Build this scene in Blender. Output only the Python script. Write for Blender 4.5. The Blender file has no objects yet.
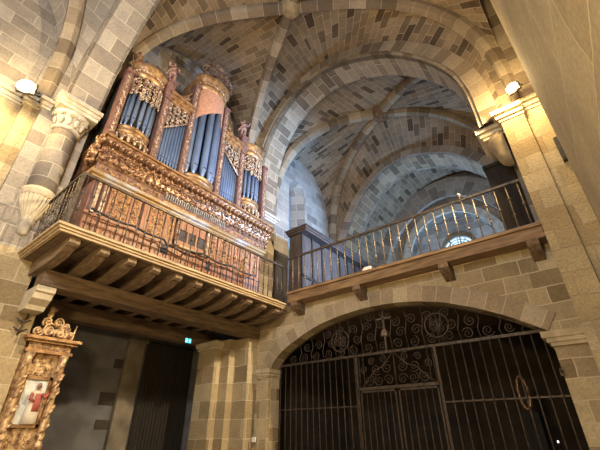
import bpy, math, random
from mathutils import Vector, Matrix
random.seed(7)
SC = bpy.context.scene
COL = SC.collection
PI = math.pi

# ------------------------------------------------------------------ camera
yaw, pitch, roll = math.radians(38.2), math.radians(30.0), math.radians(-0.4)
fwd = Vector((-math.sin(yaw) * math.cos(pitch), math.cos(yaw) * math.cos(pitch), math.sin(pitch)))
rgt = Vector((math.cos(yaw), math.sin(yaw), 0))
upv = rgt.cross(fwd)
r2 = rgt * math.cos(roll) + upv * math.sin(roll)
u2 = upv * math.cos(roll) - rgt * math.sin(roll)
cd = bpy.data.cameras.new('camera')
cam = bpy.data.objects.new('camera', cd)
COL.objects.link(cam)
cam.matrix_world = Matrix(((r2.x, u2.x, -fwd.x, 0), (r2.y, u2.y, -fwd.y, 0), (r2.z, u2.z, -fwd.z, 1.6), (0, 0, 0, 1)))
cd.sensor_width = 36
cd.lens = 358 / 600 * 36
cd.clip_start = 0.05
SC.camera = cam

# ------------------------------------------------------------------ world, exposure, large lights
W = bpy.data.worlds.new('world')
SC.world = W
W.use_nodes = True
W.node_tree.nodes['Background'].inputs[0].default_value = (0.75, 0.85, 1.0, 1)
W.node_tree.nodes['Background'].inputs[1].default_value = 0.10
SC.view_settings.view_transform = 'Standard'
SC.view_settings.look = 'None'
SC.view_settings.gamma = 1
SC.view_settings.use_curve_mapping = False
SC.view_settings.exposure = 0.0


def lamp(name, kind, loc, energy, color, size=0.2, target=None, spot=None, blend=0.5, shape=None, size_y=None):
    l = bpy.data.lights.new(name, kind)
    l.energy = energy
    l.color = color
    if kind == 'AREA':
        l.size = size
        if size_y:
            l.shape = 'RECTANGLE'
            l.size_y = size_y
    else:
        l.shadow_soft_size = size
    if spot:
        l.spot_size = math.radians(spot)
        l.spot_blend = blend
    o = bpy.data.objects.new(name, l)
    COL.objects.link(o)
    o.location = loc
    if target is not None:
        o.rotation_euler = (Vector(target) - Vector(loc)).to_track_quat('-Z', 'Y').to_euler()
    return o


WARM = (1.0, 0.78, 0.42)
NEUT = (1.0, 0.87, 0.70)
COOL = (0.50, 0.72, 1.0)
# floodlights on the cornices (their fixtures are built below) and a low nave lamp, then added fills behind the viewer
AMBER = (1.0, 0.70, 0.30)
lamp('cornice_light_right', 'SPOT', (0.16, 7.45, 8.60), 4000, (1.0, 0.80, 0.50), 0.12, target=(-8.6, 5.0, 5.0), spot=125, blend=0.7)
lamp('cornice_spill_right', 'POINT', (0.26, 7.30, 8.50), 260, AMBER, 0.10)
lamp('cornice_light_left', 'POINT', (-8.25, 0.36, 8.60), 260, AMBER, 0.10)
lamp('nave_fill', 'SPOT', (0.1, -2.6, 8.2), 2000, NEUT, 0.25, target=(-8.3, 5.2, 8.0), spot=75, blend=0.8)  # added fill aimed at the organ, no fixture behind it
lamp('nave_light_low', 'POINT', (-1.4, -1.6, 3.6), 1050, (1.0, 0.74, 0.36), 0.3)
lamp('nave_fill_high', 'POINT', (-4.0, -2.0, 6.5), 420, (1.0, 0.82, 0.58), 0.4)  # added fill that lifts the vault, no fixture behind it
lamp('cool_fill', 'AREA', (-0.6, -4.0, 9.0), 420, (0.55, 0.72, 1.0), 2.5, target=(-8.3, 5.2, 9.5))  # added cool fill behind the viewer, no window is built there
lamp('choir_flood', 'SPOT', (-0.7, 11.4, 6.4), 9000, (0.28, 0.54, 1.0), 0.3, target=(-8.5, 9.3, 9.4), spot=68, blend=0.8)
lamp('choir_flood_rear', 'AREA', (-3.9, 16.8, 6.0), 520, (0.36, 0.62, 1.0), 0.6, target=(-4.0, 17.9, 13.0))
lamp('choir_lamp', 'POINT', (-3.0, 12.0, 6.0), 90, (1.0, 0.88, 0.74), 0.3)

# ------------------------------------------------------------------ materials
MATS = {}


def new_mat(name):
    m = bpy.data.materials.new(name)
    m.use_nodes = True
    nt = m.node_tree
    b = nt.nodes['Principled BSDF']
    MATS[name] = m
    return m, nt, b


def ramp(nt, stops):
    r = nt.nodes.new('ShaderNodeValToRGB')
    el = r.color_ramp.elements
    while len(el) < len(stops):
        el.new(0.5)
    for e, (p, c) in zip(el, stops):
        e.position = p
        e.color = (*c, 1)
    return r


def stone(name, tones, mortar, bw=0.6, bh=0.3, ms=0.012, off=0.5, stain=0.35, bump=0.35, wob=0.035, rough=0.9, squash=1.0):
    """masonry: every block has a tone of its own, pale joints, worn surface; UV is in metres"""
    m, nt, b = new_mat(name)
    N, L = nt.nodes, nt.links
    uv = N.new('ShaderNodeUVMap')
    n1 = N.new('ShaderNodeTexNoise')
    n1.inputs['Scale'].default_value = 1.6
    n1.inputs['Detail'].default_value = 3
    L.new(uv.outputs[0], n1.inputs['Vector'])
    sub = N.new('ShaderNodeVectorMath'); sub.operation = 'SUBTRACT'
    sub.inputs[1].default_value = (0.5, 0.5, 0.5)
    L.new(n1.outputs['Color'], sub.inputs[0])
    sc = N.new('ShaderNodeVectorMath'); sc.operation = 'SCALE'
    sc.inputs['Scale'].default_value = wob * 2
    L.new(sub.outputs[0], sc.inputs[0])
    add = N.new('ShaderNodeVectorMath'); add.operation = 'ADD'
    L.new(uv.outputs[0], add.inputs[0]); L.new(sc.outputs[0], add.inputs[1])
    br = N.new('ShaderNodeTexBrick')
    br.offset = off
    br.squash = squash
    br.squash_frequency = 3
    br.inputs['Color1'].default_value = (0, 0, 0, 1)
    br.inputs['Color2'].default_value = (1, 1, 1, 1)
    br.inputs['Mortar'].default_value = (0.5, 0.5, 0.5, 1)
    br.inputs['Scale'].default_value = 1
    br.inputs['Mortar Size'].default_value = ms
    br.inputs['Mortar Smooth'].default_value = 0.4
    br.inputs['Brick Width'].default_value = bw
    br.inputs['Row Height'].default_value = bh
    L.new(add.outputs[0], br.inputs['Vector'])
    rp = ramp(nt, tones)
    L.new(br.outputs['Color'], rp.inputs[0])
    # weathering
    n2 = N.new('ShaderNodeTexNoise')
    n2.inputs['Scale'].default_value = 1.1
    n2.inputs['Detail'].default_value = 6
    n2.inputs['Roughness'].default_value = 0.65
    tc = N.new('ShaderNodeTexCoord')
    L.new(tc.outputs['Object'], n2.inputs['Vector'])
    r2_ = ramp(nt, [(0.3, (1 - stain, 1 - stain, 1 - stain * 0.95)), (0.72, (1.12, 1.1, 1.06))])
    L.new(n2.outputs['Fac'], r2_.inputs[0])
    mul = N.new('ShaderNodeMix'); mul.data_type = 'RGBA'; mul.blend_type = 'MULTIPLY'
    mul.inputs[0].default_value = 1
    L.new(rp.outputs[0], mul.inputs[6]); L.new(r2_.outputs[0], mul.inputs[7])
    n3 = N.new('ShaderNodeTexNoise')
    n3.inputs['Scale'].default_value = 22
    n3.inputs['Detail'].default_value = 4
    L.new(tc.outputs['Object'], n3.inputs['Vector'])
    r3 = ramp(nt, [(0.3, (0.82, 0.82, 0.82)), (0.7, (1.1, 1.1, 1.1))])
    L.new(n3.outputs['Fac'], r3.inputs[0])
    mul2 = N.new('ShaderNodeMix'); mul2.data_type = 'RGBA'; mul2.blend_type = 'MULTIPLY'
    mul2.inputs[0].default_value = 1
    L.new(mul.outputs[2], mul2.inputs[6]); L.new(r3.outputs[0], mul2.inputs[7])
    mx = N.new('ShaderNodeMix'); mx.data_type = 'RGBA'
    mx.inputs[7].default_value = (*mortar, 1)
    L.new(br.outputs['Fac'], mx.inputs[0]); L.new(mul2.outputs[2], mx.inputs[6])
    L.new(mx.outputs[2], b.inputs['Base Color'])
    b.inputs['Roughness'].default_value = rough
    b.inputs['Specular IOR Level'].default_value = 0.2
    # bump
    inv = N.new('ShaderNodeMath'); inv.operation = 'MULTIPLY_ADD'
    inv.inputs[1].default_value = -0.6
    L.new(br.outputs['Fac'], inv.inputs[0]); L.new(n3.outputs['Fac'], inv.inputs[2])
    bp = N.new('ShaderNodeBump')
    bp.inputs['Strength'].default_value = bump
    bp.inputs['Distance'].default_value = 0.03
    L.new(inv.outputs[0], bp.inputs['Height']); L.new(bp.outputs[0], b.inputs['Normal'])
    return m


def plain(name, c1, c2, scale=4, rough=0.7, metal=0.0, stretch=(1, 1, 1), bump=0.15, lo=0.35, hi=0.65, emit=None, estr=0):
    m, nt, b = new_mat(name)
    N, L = nt.nodes, nt.links
    tc = N.new('ShaderNodeTexCoord')
    mp = N.new('ShaderNodeMapping')
    mp.inputs['Scale'].default_value = stretch
    L.new(tc.outputs['Object'], mp.inputs[0])
    n = N.new('ShaderNodeTexNoise')
    n.inputs['Scale'].default_value = scale
    n.inputs['Detail'].default_value = 5
    L.new(mp.outputs[0], n.inputs['Vector'])
    r = ramp(nt, [(lo, c1), (hi, c2)])
    L.new(n.outputs['Fac'], r.inputs[0]); L.new(r.outputs[0], b.inputs['Base Color'])
    b.inputs['Roughness'].default_value = rough
    b.inputs['Metallic'].default_value = metal
    if bump:
        bp = N.new('ShaderNodeBump')
        bp.inputs['Strength'].default_value = bump
        bp.inputs['Distance'].default_value = 0.02
        L.new(n.outputs['Fac'], bp.inputs['Height']); L.new(bp.outputs[0], b.inputs['Normal'])
    if emit:
        b.inputs['Emission Color'].default_value = (*emit, 1)
        b.inputs['Emission Strength'].default_value = estr
    return m


VT = [(0.0, (0.085, 0.062, 0.045)), (0.16, (0.17, 0.13, 0.092)), (0.3, (0.235, 0.182, 0.128)), (0.7, (0.285, 0.222, 0.158)), (1.0, (0.34, 0.27, 0.195))]
WT = [(0.0, (0.22, 0.165, 0.09)), (0.3, (0.37, 0.29, 0.175)), (0.7, (0.47, 0.38, 0.235)), (1.0, (0.55, 0.46, 0.30))]
GT = [(0.0, (0.22, 0.19, 0.165)), (0.3, (0.31, 0.275, 0.24)), (0.7, (0.38, 0.34, 0.295)), (1.0, (0.44, 0.40, 0.355))]
BT = [(0.0, (0.17, 0.13, 0.095)), (0.35, (0.28, 0.225, 0.16)), (0.7, (0.36, 0.295, 0.215)), (1.0, (0.43, 0.36, 0.27))]
S_VAULT = stone('vault_stone', VT, (0.38, 0.31, 0.22), 0.62, 0.27, 0.012)
S_RIB = stone('rib_stone', BT, (0.46, 0.38, 0.28), 4.0, 0.55, 0.010, off=0, stain=0.3)
S_ARCH = stone('arch_stone', GT, (0.52, 0.46, 0.38), 0.85, 0.50, 0.010, stain=0.3)  # greyer copy of the brown arch stone, whiter light put into the colour
S_ARCHB = stone('brown_arch_stone', BT, (0.46, 0.38, 0.28), 0.85, 0.50, 0.010, stain=0.3)
S_ARCHV = stone('voussoir_stone', BT, (0.5, 0.43, 0.33), 0.95, 0.36, 0.012, stain=0.3)
S_ARCHW = stone('warm_voussoir', [(0, (0.33, 0.26, 0.175)), (0.5, (0.42, 0.34, 0.24)), (1, (0.50, 0.42, 0.30))], (0.50, 0.42, 0.30), 0.95, 0.36, 0.010, stain=0.25)
S_WALL = stone('wall_stone', GT, (0.46, 0.41, 0.34), 0.85, 0.42, 0.012, stain=0.3)
S_WARM = stone('warm_wall_stone', WT, (0.52, 0.43, 0.30), 0.72, 0.34, 0.012, stain=0.3)
S_PIER = stone('pier_stone', WT, (0.50, 0.42, 0.30), 0.9, 0.48, 0.012, stain=0.3)
S_PILA = stone('pilaster_stone', [(0, (0.38, 0.29, 0.17)), (0.5, (0.47, 0.38, 0.23)), (1, (0.55, 0.46, 0.31))], (0.42, 0.33, 0.2), 0.95, 0.46, 0.008, stain=0.25, bump=0.9, wob=0.06)
S_BIG = stone('plaster_stone', [(0, (0.33, 0.275, 0.19)), (0.5, (0.37, 0.31, 0.22)), (1, (0.42, 0.36, 0.26))], (0.47, 0.40, 0.29), 1.7, 0.95, 0.012, stain=0.22, bump=0.10, wob=0.12)
S_PLAIN = plain('dressed_stone', (0.34, 0.30, 0.24), (0.52, 0.47, 0.39), 5, 0.9)
S_CREAM = plain('cream_stone', (0.48, 0.41, 0.29), (0.62, 0.54, 0.40), 6, 0.9)
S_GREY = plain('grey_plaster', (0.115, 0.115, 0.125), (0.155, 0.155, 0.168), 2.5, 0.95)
S_FLOOR = stone('floor_stone', GT, (0.2, 0.18, 0.15), 0.8, 0.8, 0.01)
S_TAN2 = plain('tan_impost_stone', (0.36, 0.29, 0.18), (0.50, 0.41, 0.27), 5, 0.9)
S_TAN_DARK = plain('dark_tan_stone', (0.12, 0.10, 0.075), (0.22, 0.185, 0.14), 2, 0.95)  # mottled tan, darker than the other dressed stone
S_TAN = plain('tan_stone', (0.24, 0.185, 0.115), (0.38, 0.30, 0.19), 5, 0.9)
S_BOSS = plain('reddish_boss_stone', (0.13, 0.075, 0.045), (0.24, 0.15, 0.09), 6, 0.9)
S_DARK = plain('shade_and_dark_stone', (0.035, 0.027, 0.02), (0.06, 0.046, 0.034), 2, 0.95)  # darkness of the unlit chapel put into the colour; dark quoins share it
WOOD_OLD = plain('old_timber', (0.13, 0.085, 0.05), (0.26, 0.18, 0.11), 3, 0.8, stretch=(1, 6, 6), bump=0.3)
WOOD_BEAM = plain('beam_timber', (0.10, 0.065, 0.04), (0.21, 0.14, 0.085), 3, 0.85, stretch=(6, 0.8, 6), bump=0.3)
WOOD_PALE = plain('pale_timber', (0.33, 0.23, 0.13), (0.52, 0.39, 0.24), 3, 0.65, stretch=(6, 0.8, 6), bump=0.2)
WOOD_EDGE = plain('gallery_timber', (0.16, 0.095, 0.045), (0.32, 0.20, 0.10), 3, 0.65, stretch=(0.8, 6, 6), bump=0.2)
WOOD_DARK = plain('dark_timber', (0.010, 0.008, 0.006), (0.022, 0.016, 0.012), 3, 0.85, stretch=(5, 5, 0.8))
WOOD_CAB = plain('walnut_panels', (0.035, 0.028, 0.026), (0.075, 0.055, 0.048), 3, 0.45, stretch=(5, 5, 0.8))
CASE_RED = plain('red_painted_case', (0.125, 0.062, 0.052), (0.225, 0.125, 0.105), 6, 0.5, stretch=(3, 3, 1))
CASE_BOARD = plain('case_boards', (0.22, 0.095, 0.05), (0.42, 0.20, 0.11), 5, 0.45, stretch=(5, 5, 0.7))
CASE_HOOD = plain('marbled_hood', (0.40, 0.19, 0.12), (0.55, 0.30, 0.20), 14, 0.5)
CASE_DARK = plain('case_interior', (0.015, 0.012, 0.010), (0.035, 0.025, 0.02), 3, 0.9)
GILT = plain('gilding', (0.15, 0.07, 0.04), (0.64, 0.41, 0.18), 9, 0.36, 0.55, lo=0.36, hi=0.60)
GILT_ALT = plain('altar_gilding', (0.24, 0.13, 0.075), (0.74, 0.53, 0.30), 9, 0.42, 0.35, lo=0.34, hi=0.6)
GILT_RED = plain('worn_gilding', (0.115, 0.052, 0.034), (0.42, 0.25, 0.14), 10, 0.36, 0.45, lo=0.36, hi=0.64)
GILT_PALE = plain('pale_gilding', (0.25, 0.135, 0.09), (0.66, 0.52, 0.38), 12, 0.36, 0.3, lo=0.4, hi=0.6)
GOLD_MOULD = plain('gold_moulding', (0.24, 0.12, 0.06), (0.52, 0.32, 0.15), 7, 0.38, 0.5)
MOULD_SHEEN = plain('gold_moulding_sheen', (0.62, 0.45, 0.25), (0.75, 0.78, 0.85), 1.2, 0.25, 0.6, lo=0.5, hi=0.62)  # blue-white reflections on the gold put into the colour as pale patches
TIN = plain('blue_sheen_tin', (0.17, 0.24, 0.40), (0.27, 0.36, 0.54), 2, 0.34, 0.5, stretch=(1, 1, 0.4), bump=0.03)  # blue of the reflected cool light put into the tin colour
TIN_DARK = plain('hollow_shadow', (0.02, 0.02, 0.03), (0.05, 0.05, 0.07), 4, 0.6)  # shade of hollows put into the colour of solid slabs
GREYMETAL = plain('grey_reeds', (0.24, 0.22, 0.20), (0.42, 0.40, 0.38), 8, 0.4, 0.5)
IRON = plain('wrought_iron', (0.045, 0.033, 0.024), (0.10, 0.074, 0.055), 12, 0.55, 0.4)
IRON_RAIL = plain('rail_iron', (0.055, 0.043, 0.035), (0.12, 0.095, 0.075), 12, 0.42, 0.5)
IRON_TAN = plain('lamplit_rail_iron', (0.12, 0.09, 0.06), (0.24, 0.19, 0.135), 12, 0.45, 0.4)  # warm lamplight on the balusters put into the iron colour
FLESH = plain('painted_wood_figure', (0.20, 0.10, 0.08), (0.38, 0.23, 0.19), 9, 0.5)
FIG_DARK = plain('dark_wood_figure', (0.09, 0.055, 0.04), (0.21, 0.135, 0.10), 9, 0.5)
WHITE = plain('white_paint', (0.72, 0.71, 0.68), (0.85, 0.84, 0.82), 6, 0.5)
PALE_SKY = plain('pale_painted_ground', (0.46, 0.50, 0.52), (0.80, 0.80, 0.76), 5, 0.6)
ROBE_RED = plain('red_robe', (0.32, 0.06, 0.05), (0.50, 0.14, 0.11), 6, 0.6)
ROBE_WHITE = plain('cream_robe', (0.60, 0.52, 0.42), (0.78, 0.72, 0.62), 6, 0.6)
BLACK = plain('black_plastic', (0.012, 0.012, 0.013), (0.03, 0.03, 0.03), 8, 0.5)
CABLE = plain('black_cable_sheath', (0.015, 0.013, 0.02), (0.035, 0.03, 0.04), 8, 0.6)
LENS = plain('lamp_lens', (1, 0.9, 0.7), (1, 0.9, 0.7), 1, 0.3, emit=(1.0, 0.88, 0.58), estr=2.2)
SIGN = plain('lit_green_sign', (0.1, 0.5, 0.5), (0.1, 0.5, 0.5), 1, 0.3, emit=(0.10, 0.62, 0.72), estr=1.6)
SIGN_W = plain('lit_white_pictogram', (0.9, 0.9, 0.9), (0.9, 0.9, 0.9), 1, 0.3, emit=(0.75, 0.95, 1.0), estr=1.6)
PANE = plain('daylit_glass', (0.6, 0.75, 0.9), (0.8, 0.9, 1.0), 5, 0.2, emit=(0.40, 0.66, 1.0), estr=2.2)
PANE_DIM = plain('teal_glass', (0.12, 0.22, 0.28), (0.18, 0.30, 0.38), 3, 0.2, emit=(0.12, 0.30, 0.42), estr=0.05)
BULB = plain('small_bulb', (1, 1, 1), (1, 1, 1), 1, 0.3, emit=(0.9, 0.95, 1.0), estr=4)


# ------------------------------------------------------------------ mesh builder
class MB:
    def __init__(self):
        self.v, self.f, self.uv, self.sm = [], [], [], []

    def face(self, idx, uv=None, smooth=False):
        self.f.append(tuple(idx)); self.uv.append(uv); self.sm.append(smooth)

    def quad(self, pts, uv=None, smooth=False):
        b = len(self.v)
        self.v += [Vector(p) for p in pts]
        self.face(range(b, b + len(pts)), uv, smooth)

    def box(self, x0, x1, y0, y1, z0, z1):
        b = len(self.v)
        for z in (z0, z1):
            for y in (y0, y1):
                for x in (x0, x1):
                    self.v.append(Vector((x, y, z)))
        for q in ((0, 2, 3, 1), (4, 5, 7, 6), (0, 1, 5, 4), (2, 6, 7, 3), (0, 4, 6, 2), (1, 3, 7, 5)):
            self.face([b + i for i in q])
        return self

    def obox(self, c, U, V, N, hu, hv, hn):
        c, U, V, N = Vector(c), Vector(U), Vector(V), Vector(N)
        b = len(self.v)
        for k in (-1, 1):
            for j in (-1, 1):
                for i in (-1, 1):
                    self.v.append(c + U * (i * hu) + V * (j * hv) + N * (k * hn))
        for q in ((0, 2, 3, 1), (4, 5, 7, 6), (0, 1, 5, 4), (2, 6, 7, 3), (0, 4, 6, 2), (1, 3, 7, 5)):
            self.face([b + i for i in q])
        return self

    def prism(self, poly, ext):
        """poly: 3D points of a planar outline, ext: extrusion vector"""
        n = len(poly); b = len(self.v); e = Vector(ext)
        self.v += [Vector(p) for p in poly] + [Vector(p) + e for p in poly]
        self.face(range(b, b + n)); self.face(range(b + 2 * n - 1, b + n - 1, -1))
        for i in range(n):
            j = (i + 1) % n
            self.face((b + i, b + j, b + n + j, b + n + i))
        return self

    def sweep(self, prof, path, frame, closed_prof=True, caps=True, uvs=False, smooth=False):
        """prof: (a,b) pairs; path: points; frame(i)->(A,B) unit vectors at path i"""
        n = len(prof); b = len(self.v); d = 0
        ds = [0]
        for i in range(1, len(path)):
            d += (Vector(path[i]) - Vector(path[i - 1])).length; ds.append(d)
        pl = [0]
        for i in range(1, n + 1):
            a, c = prof[i - 1], prof[i % n]
            pl.append(pl[-1] + math.hypot(c[0] - a[0], c[1] - a[1]))
        for i, p in enumerate(path):
            A, B = frame(i)
            for (x, y) in prof:
                self.v.append(Vector(p) + A * x + B * y)
        for i in range(len(path) - 1):
            for k in range(n if closed_prof else n - 1):
                k2 = (k + 1) % n
                u = [(pl[k], ds[i]), (pl[k + 1], ds[i]), (pl[k + 1], ds[i + 1]), (pl[k], ds[i + 1])] if uvs else None
                self.face((b + i * n + k, b + i * n + k2, b + (i + 1) * n + k2, b + (i + 1) * n + k), u, smooth)
        if caps and closed_prof:
            self.face([b + k for k in range(n)][::-1]); self.face([b + (len(path) - 1) * n + k for k in range(n)])
        return self

    def tube(self, pts, r, n=6, r2=None, caps=True):
        pts = [Vector(p) for p in pts]
        m = len(pts)
        T = []
        for i in range(m):
            t = pts[min(i + 1, m - 1)] - pts[max(i - 1, 0)]
            T.append(t.normalized() if t.length > 1e-9 else Vector((0, 0, 1)))
        a = T[0].orthogonal().normalized()
        fr = []
        for i in range(m):
            a = (a - T[i] * a.dot(T[i]))
            a = a.normalized() if a.length > 1e-6 else T[i].orthogonal().normalized()
            fr.append((a.copy(), T[i].cross(a)))
        b = len(self.v)
        for i in range(m):
            rr = r if r2 is None else r + (r2 - r) * i / max(1, m - 1)
            for k in range(n):
                t = 2 * PI * k / n
                self.v.append(pts[i] + fr[i][0] * (rr * math.cos(t)) + fr[i][1] * (rr * math.sin(t)))
        for i in range(m - 1):
            for k in range(n):
                k2 = (k + 1) % n
                self.face((b + i * n + k, b + i * n + k2, b + (i + 1) * n + k2, b + (i + 1) * n + k), None, n > 4)
        if caps:
            self.face([b + k for k in range(n)][::-1]); self.face([b + (m - 1) * n + k for k in range(n)])
        return self

    def lathe(self, prof, c, n=16, a0=0.0, a1=2 * PI, sx=1, sy=1, flute=0, smooth=True):
        full = abs(a1 - a0 - 2 * PI) < 1e-6
        c = Vector(c); b = len(self.v); m = n if full else n + 1
        for (r, z) in prof:
            for k in range(m):
                t = a0 + (a1 - a0) * k / n
                rr = r * (1 + flute * (k % 2))
                self.v.append(c + Vector((rr * math.cos(t) * sx, rr * math.sin(t) * sy, z)))
        for i in range(len(prof) - 1):
            for k in range(n):
                k2 = (k + 1) % m
                u0 = prof[i][0] * (a1 - a0) * k / n; u1 = prof[i][0] * (a1 - a0) * (k + 1) / n
                uv = [(u0, prof[i][1]), (u1, prof[i][1]), (u1, prof[i + 1][1]), (u0, prof[i + 1][1])]
                self.face((b + i * m + k, b + i * m + k2, b + (i + 1) * m + k2, b + (i + 1) * m + k), uv, smooth)
        if prof[0][0] > 1e-4:
            self.face([b + k for k in range(m)][::-1])
        if prof[-1][0] > 1e-4:
            self.face([b + (len(prof) - 1) * m + k for k in range(m)])
        return self

    def ball(self, c, rx, ry, rz, nu=7, nv=5, U=None, V=None, N=None):
        c = Vector(c); b = len(self.v)
        U = Vector(U) if U is not None else Vector((1, 0, 0))
        V = Vector(V) if V is not None else Vector((0, 1, 0))
        N = Vector(N) if N is not None else Vector((0, 0, 1))
        for i in range(1, nv):
            p = -PI / 2 + PI * i / nv
            for k in range(nu):
                t = 2 * PI * k / nu
                self.v.append(c + U * (rx * math.cos(p) * math.cos(t)) + V * (ry * math.cos(p) * math.sin(t)) + N * (rz * math.sin(p)))
        self.v.append(c - N * rz); self.v.append(c + N * rz)
        s, e = len(self.v) - 2, len(self.v) - 1
        for i in range(nv - 2):
            for k in range(nu):
                k2 = (k + 1) % nu
                self.face((b + i * nu + k, b + i * nu + k2, b + (i + 1) * nu + k2, b + (i + 1) * nu + k), None, True)
        for k in range(nu):
            k2 = (k + 1) % nu
            self.face((s, b + k2, b + k), None, True)
            self.face((e, b + (nv - 2) * nu + k, b + (nv - 2) * nu + k2), None, True)
        return self

    def grid(self, rows, smooth=True, uv=True, flip=False):
        """rows: list of equal-length point lists; u runs along a row, v from row to row (metres)"""
        b = len(self.v); R, Cn = len(rows), len(rows[0])
        us = []
        for r in rows:
            d = [0]
            for i in range(1, Cn):
                d.append(d[-1] + (r[i] - r[i - 1]).length)
            us.append(d)
        vs = [0]
        for i in range(1, R):
            vs.append(vs[-1] + sum((rows[i][k] - rows[i - 1][k]).length for k in range(Cn)) / Cn)
        for r in rows:
            self.v += [Vector(p) for p in r]
        for i in range(R - 1):
            for k in range(Cn - 1):
                q = [(i, k), (i, k + 1), (i + 1, k + 1), (i + 1, k)]
                if flip:
                    q = q[::-1]
                self.face([b + a * Cn + c for a, c in q], [(us[a][c], vs[a]) for a, c in q] if uv else None, smooth)
        return self

    def build(self, name, mat, parent=None, kind=None, shift=None):
        me = bpy.data.meshes.new(name)
        off = Vector((0, 0, 0))
        p = parent
        while p is not None:
            off += p.location; p = p.parent
        vs = [tuple(q - off) for q in self.v]
        me.from_pydata(vs, [], self.f)
        me.update()
        ul = me.uv_layers.new(name='UVMap')
        li = 0
        for pi, p in enumerate(me.polygons):
            p.use_smooth = self.sm[pi]
            uv = self.uv[pi]
            if uv is None:
                n = p.normal
                ax = max(range(3), key=lambda i: abs(n[i]))
                for k, vi in enumerate(p.vertices):
                    c = self.v[vi]
                    w = (c.y, c.z) if ax == 0 else ((c.x + 0.37, c.z) if ax == 1 else (c.x, c.y))
                    ul.data[p.loop_start + k].uv = w
            else:
                for k in range(p.loop_total):
                    ul.data[p.loop_start + k].uv = uv[k]
        me.materials.append(mat)
        o = bpy.data.objects.new(name, me)
        COL.objects.link(o)
        if parent is not None:
            o.parent = parent
        if kind:
            o['kind'] = kind
        return o


def tag(o, label, cat, group=None):
    o['label'] = label; o['category'] = cat
    if group:
        o['group'] = group
    return o


def thing(name, loc, label, cat, group=None):
    o = bpy.data.objects.new(name, None)
    o.empty_display_size = 0.2
    COL.objects.link(o)
    o.location = loc
    return tag(o, label, cat, group)


def struct(name, mb, mat, solid=0):
    o = mb.build(name, mat, None, 'structure')
    if solid:
        md = o.modifiers.new('thickness', 'SOLIDIFY')
        md.thickness = solid
        md.offset = 1
    return o


def resample(pts, n):
    ds = [0]
    for a, b in zip(pts, pts[1:]):
        ds.append(ds[-1] + math.dist(a, b))
    out = []
    for i in range(n):
        d = ds[-1] * i / (n - 1)
        k = 0
        while k < len(ds) - 2 and ds[k + 1] < d:
            k += 1
        t = (d - ds[k]) / max(1e-9, ds[k + 1] - ds[k])
        out.append(tuple(pts[k][j] + (pts[k + 1][j] - pts[k][j]) * t for j in range(len(pts[0]))))
    return out


def smooth_curve(pts, n):
    """Catmull-Rom through the points, resampled evenly"""
    P = [pts[0]] + list(pts) + [pts[-1]]
    out = []
    for i in range(1, len(P) - 2):
        for s in range(10):
            t = s / 10
            q = []
            for j in range(len(pts[0])):
                a, b, c, d = P[i - 1][j], P[i][j], P[i + 1][j], P[i + 2][j]
                q.append(0.5 * (2 * b + (c - a) * t + (2 * a - 5 * b + 4 * c - d) * t * t + (3 * b - a - 3 * c + d) * t ** 3))
            out.append(tuple(q))
    out.append(tuple(pts[-1]))
    return resample(out, n)


def sup(th, n):
    return math.cos(th) ** (2 / n) if th < PI / 2 - 1e-6 else 0.0, math.sin(th) ** (2 / n) if th > 1e-6 else 0.0


def half_curve(c, boss, n, steps):
    out = []
    for i in range(steps + 1):
        a, b = sup(PI / 2 * i / steps, n)
        out.append(Vector((c[0] + (boss[0] - c[0]) * (1 - a), c[1] + (boss[1] - c[1]) * (1 - a), c[2] + (boss[2] - c[2]) * b)))
    return out


def wall_curve(p, q, apex_z, n, steps):
    """arch from p to q with the crown in the middle, 2*steps+1 points"""
    mid = ((p[0] + q[0]) / 2, (p[1] + q[1]) / 2, apex_z)
    a = half_curve(p, mid, n, steps); b = half_curve(q, mid, n, steps)
    return a + b[::-1][1:]


def web(mb, diag_p, diag_q, wall, nr=8):
    """one vault cell between the half ribs of corners p and q and its wall arch"""
    st = len(diag_p) - 1
    for D, Wp in ((diag_p, wall[:st + 1]), (diag_q, wall[st:][::-1])):
        rows = []
        for i in range(st + 1):
            rows.append([Wp[i].lerp(D[i], k / nr) for k in range(nr + 1)])
        mb.grid(rows)


def rib(mb, curve, w=0.34, h=0.34, up=0.06):
    c = [Vector(p) for p in curve]
    d = c[-1] - c[0]; side = Vector((-d.y, d.x, 0)).normalized()

    def fr(i):
        t = (c[min(i + 1, len(c) - 1)] - c[max(i - 1, 0)]).normalized()
        nrm = side.cross(t).normalized()
        if nrm.z > 0:
            nrm = -nrm
        return side, nrm
    prof = [(-w / 2, -up), (-w / 2, h * 0.55), (-w * 0.30, h), (w * 0.30, h), (w / 2, h * 0.55), (w / 2, -up)]
    mb.sweep(prof, c, fr, closed_prof=False, caps=False, uvs=True)


def soffit(mb, prof, y0, y1, nr=4):
    rows = []
    for (x, z) in prof:
        rows.append([Vector((x, y0 + (y1 - y0) * k / nr, z)) for k in range(nr + 1)])
    mb.grid(rows)


def ring_normals(prof):
    out = []
    for i in range(len(prof)):
        a, b = prof[max(i - 1, 0)], prof[min(i + 1, len(prof) - 1)]
        tx, tz = b[0] - a[0], b[1] - a[1]
        l = math.hypot(tx, tz)
        out.append((-tz / l, tx / l))
    return out


def ring(mb, prof, y0, y1, th, inner=0.0):
    """voussoir ring standing on the profile: front face at y0, outer edge, back to y1"""
    nn = ring_normals(prof)
    A = [Vector((p[0] + n[0] * inner, y0, p[1] + n[1] * inner)) for p, n in zip(prof, nn)]
    B = [Vector((p[0] + n[0] * th, y0, p[1] + n[1] * th)) for p, n in zip(prof, nn)]
    C2 = [Vector((b.x, y1, b.z)) for b in B]
    A2 = [Vector((a.x, y1, a.z)) for a in A]
    mb.grid([[a, b] for a, b in zip(A, B)], smooth=False)
    mb.grid([[b, c] for b, c in zip(B, C2)], smooth=False)
    mb.grid([[a2, a] for a2, a in zip(A2, A)], smooth=False)


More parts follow.
